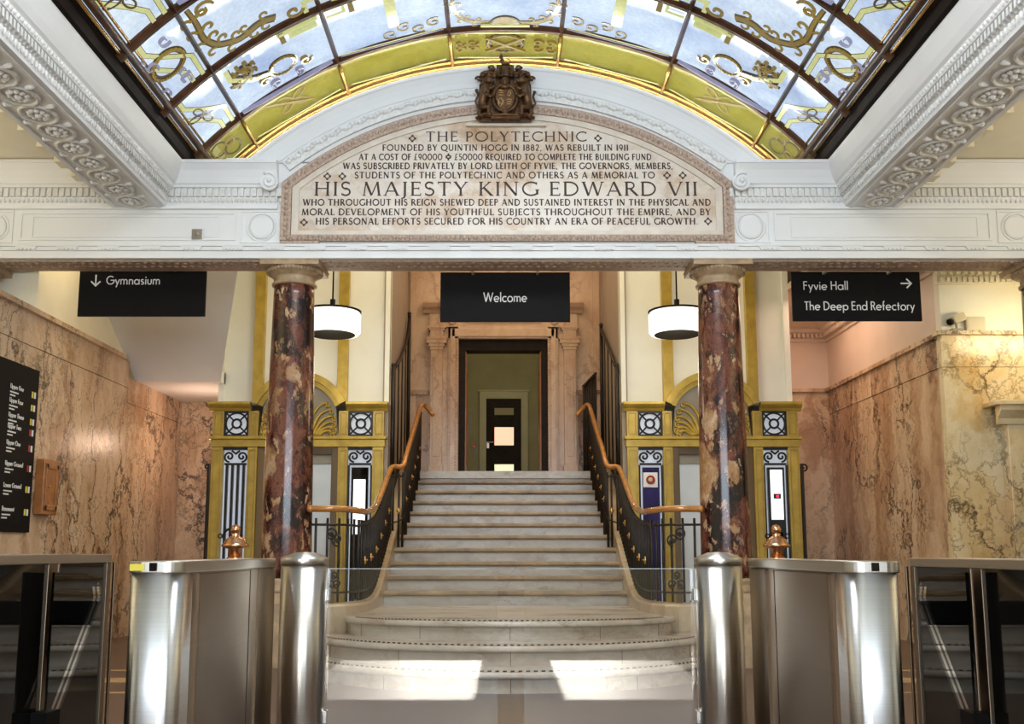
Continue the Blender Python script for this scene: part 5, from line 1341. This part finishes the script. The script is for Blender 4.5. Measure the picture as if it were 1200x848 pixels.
# small sensor on the frieze
u, z = face_pt(232, 275, YF)
t = thing('frieze_sensor', 'small square silver sensor plate on the white frieze', 'sensor', (u, YF, z))
MB().box(u - .052, u + .052, YF - .03, YF, z - .05, z + .05).build('plate', 'steel', t, bev=.004)
b = MB().ball((u, YF - .03, z), .022, 10, (1, .5, 1)); b.build('lens', 'grey', t)

# copper bollards
def finial(x, y, label):
    t = thing('copper_bollard', label, 'bollard', (x, y, 0), 'copper bollards behind the turnstiles')
    MB().lathe([(.12, 0), (.12, .03), (.07, .06), (.05, .09), (.05, .92), (.062, .93), (.062, .96), (.05, .97)], x, y, 28).build('post', 'copper', t)
    MB().lathe([(.05, .97), (.05, 1.03), (.10, 1.045), (.105, 1.06), (.085, 1.075), (.075, 1.10), (.05, 1.12), (.028, 1.13), (.035, 1.145), (.02, 1.15)], x, y, 28).build('cap', 'copper', t)
    MB().ball((x, y, 1.178), .040, 16).build('ball', 'copper', t)
finial(-2.09, 8.0, 'copper ball topped bollard by the lift with white bars')
finial(2.10, 8.0, 'copper ball topped bollard by the lift with alarm plate')

# ================================================================== TURNSTILES
def rrect(x0, x1, y0, y1, r, n=6):
    p = []
    for cx_, cy_, a in ((x1 - r, y1 - r, 0), (x0 + r, y1 - r, 90), (x0 + r, y0 + r, 180), (x1 - r, y0 + r, 270)): p += arcp(cx_, cy_, r, r, a, a + 90, n)
    return p
UP = lambda u, v, d: (u, v, d)
def gate(sx, ox, label):
    xi, xo = 1.115, 1.30
    X = lambda a: ox + sx * a
    t = thing('turnstile', label, 'turnstile', (X(1.2), 4.3, 0), 'steel swing gate turnstiles')
    xa, xb = sorted((X(xi), X(xo)))
    b = MB(); b.prism(rrect(xa, xb, 3.56, 3.76, .06, 8), UP, 0, .937, sm=True); b.build('end_post', 'steel_light', t)
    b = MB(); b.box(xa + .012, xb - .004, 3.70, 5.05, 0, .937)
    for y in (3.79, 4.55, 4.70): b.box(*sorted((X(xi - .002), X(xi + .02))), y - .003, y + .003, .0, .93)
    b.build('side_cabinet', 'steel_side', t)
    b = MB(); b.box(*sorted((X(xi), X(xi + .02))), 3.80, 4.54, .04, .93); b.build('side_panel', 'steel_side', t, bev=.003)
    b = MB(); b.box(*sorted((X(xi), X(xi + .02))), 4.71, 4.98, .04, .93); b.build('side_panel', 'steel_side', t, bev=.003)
    b = MB(); b.prism(rrect(xa - .006, xb + .006, 3.552, 5.06, .06, 8), UP, .937, .977); top = b.build('top_cap', 'steel', t, bev=.004)
    b = MB()
    b.box(X(1.205) - .013, X(1.205) + .013, 3.548, 3.56, .944, .972); b.build('sensor_window', 'black_glass', top)
    if sx < 0: MB().box(*sorted((X(1.285), X(1.235))), 3.549, 3.556, .945, .968).build('sticker', 'yellow_sticker', top)
    cx_ = X(.99)
    b = MB(); b.lathe([(.115, 0), (.115, .945)], cx_, 5.12, 48); b.build('pivot_post', 'steel', t)
    b = MB(); b.lathe([(.118, .945), (.118, .975), (.114, .98), (.05, 1.005), (.0, 1.008)], cx_, 5.12, 48); b.build('pivot_cap', 'steel', t)
    # glass leaf
    xe = X(.885); xg = ox + (-.036 if sx < 0 else .030); z0, z1 = .12, .925; r = .06
    xm = sorted((xe, xg)); inner_right = sx < 0
    if inner_right: poly = [(xe, z0), (xg, z0)] + arcp(xg - r, z1 - r, r, r, 0, 90, 6) + [(xe, z1)]
    else: poly = [(xe, z0), (xe, z1)] + arcp(xg + r, z1 - r, r, r, 90, 180, 6) + [(xg, z0)]
    b = MB(); b.prism(poly, lambda u, v, d: (u, d, v), 5.115, 5.127); gl = b.build('glass_leaf', 'glass', t); gl['label'] = 'clear glass gate leaf'
    b = MB(); b.box(*sorted((xe, xg + (-r if inner_right else r))), 5.114, 5.128, z1 - .0005, z1 + .003); b.build('edge_highlight_strip', 'edge_highlight', gl)  # opaque pale strip standing in for light caught by the leaf's top edge
    b = MB()
    for z in (.22, .80): b.box(*sorted((X(.90), X(.86))), 5.10, 5.142, z - .03, z + .03)
    b.build('glass_clamp', 'chrome', t, bev=.003)
    # black paddle to the outer lane
    b = MB().box(*sorted((X(1.29), X(1.78))), 5.02, 5.05, .66, .775); b.build('black_paddle', 'black', t, bev=.006)
    return t
gate(-1, 0.0, 'steel turnstile with cylindrical post and glass leaf, before the column beside the white barred lift')
gate(1, .062, 'steel turnstile with cylindrical post and glass leaf, before the column beside the alarm plate lift')
def dark_gate(sx, xr, yend, ypost, dz, label):
    t = thing('turnstile_cabinet', label, 'turnstile', (sx * (xr + .15), 4.0, 0), 'smoked glass turnstile cabinets at the frame edge')
    X = lambda a: sx * (xr + a)
    y0 = 3.3
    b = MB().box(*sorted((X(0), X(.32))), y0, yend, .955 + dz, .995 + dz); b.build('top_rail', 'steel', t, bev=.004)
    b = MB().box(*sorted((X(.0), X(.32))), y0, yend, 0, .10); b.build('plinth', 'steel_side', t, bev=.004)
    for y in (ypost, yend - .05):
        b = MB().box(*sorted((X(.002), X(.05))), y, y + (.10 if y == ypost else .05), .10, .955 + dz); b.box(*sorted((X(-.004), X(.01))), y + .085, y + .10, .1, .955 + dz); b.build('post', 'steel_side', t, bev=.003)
    b = MB().box(*sorted((X(.012), X(.30))), y0, ypost, .10, .955 + dz); b.build('smoked_panel', 'black_glass', t)
    b = MB().box(*sorted((X(.012), X(.30))), ypost + .10, yend - .05, .10, .955 + dz); b.build('smoked_panel', 'black_glass', t)
    b = MB(); x = X(-.05)
    P = [(4.40, .20), (4.36, .925), (4.50, .92)] + [(4.78 + .09 * math.sin(R(a)), .82 + .09 * math.cos(R(a))) for a in (0, 25, 50, 75, 100)]
    P = [(4.30, .20), (4.30, .925)] + [(4.62 + .0, .915), (4.74, .885), (4.80, .85), (4.82, .80)]
    b.prism(P, lambda u, v, d: (d, u, v), x - .005, x + .005); g = b.build('glass_flap', 'glass', t); g['label'] = 'clear wing shaped glass flap'
    b = MB().box(*sorted((X(-.06), X(.01))), 4.30, 4.42, .3, .36); b.build('flap_hinge', 'black', t)
    return t
dark_gate(-1, 1.92, 5.06, 4.37, .003, 'smoked black glass turnstile cabinet below the directory board wall')
dark_gate(1, 1.96, 5.03, 4.28, -.016, 'smoked black glass turnstile cabinet below the yellow marble pier')
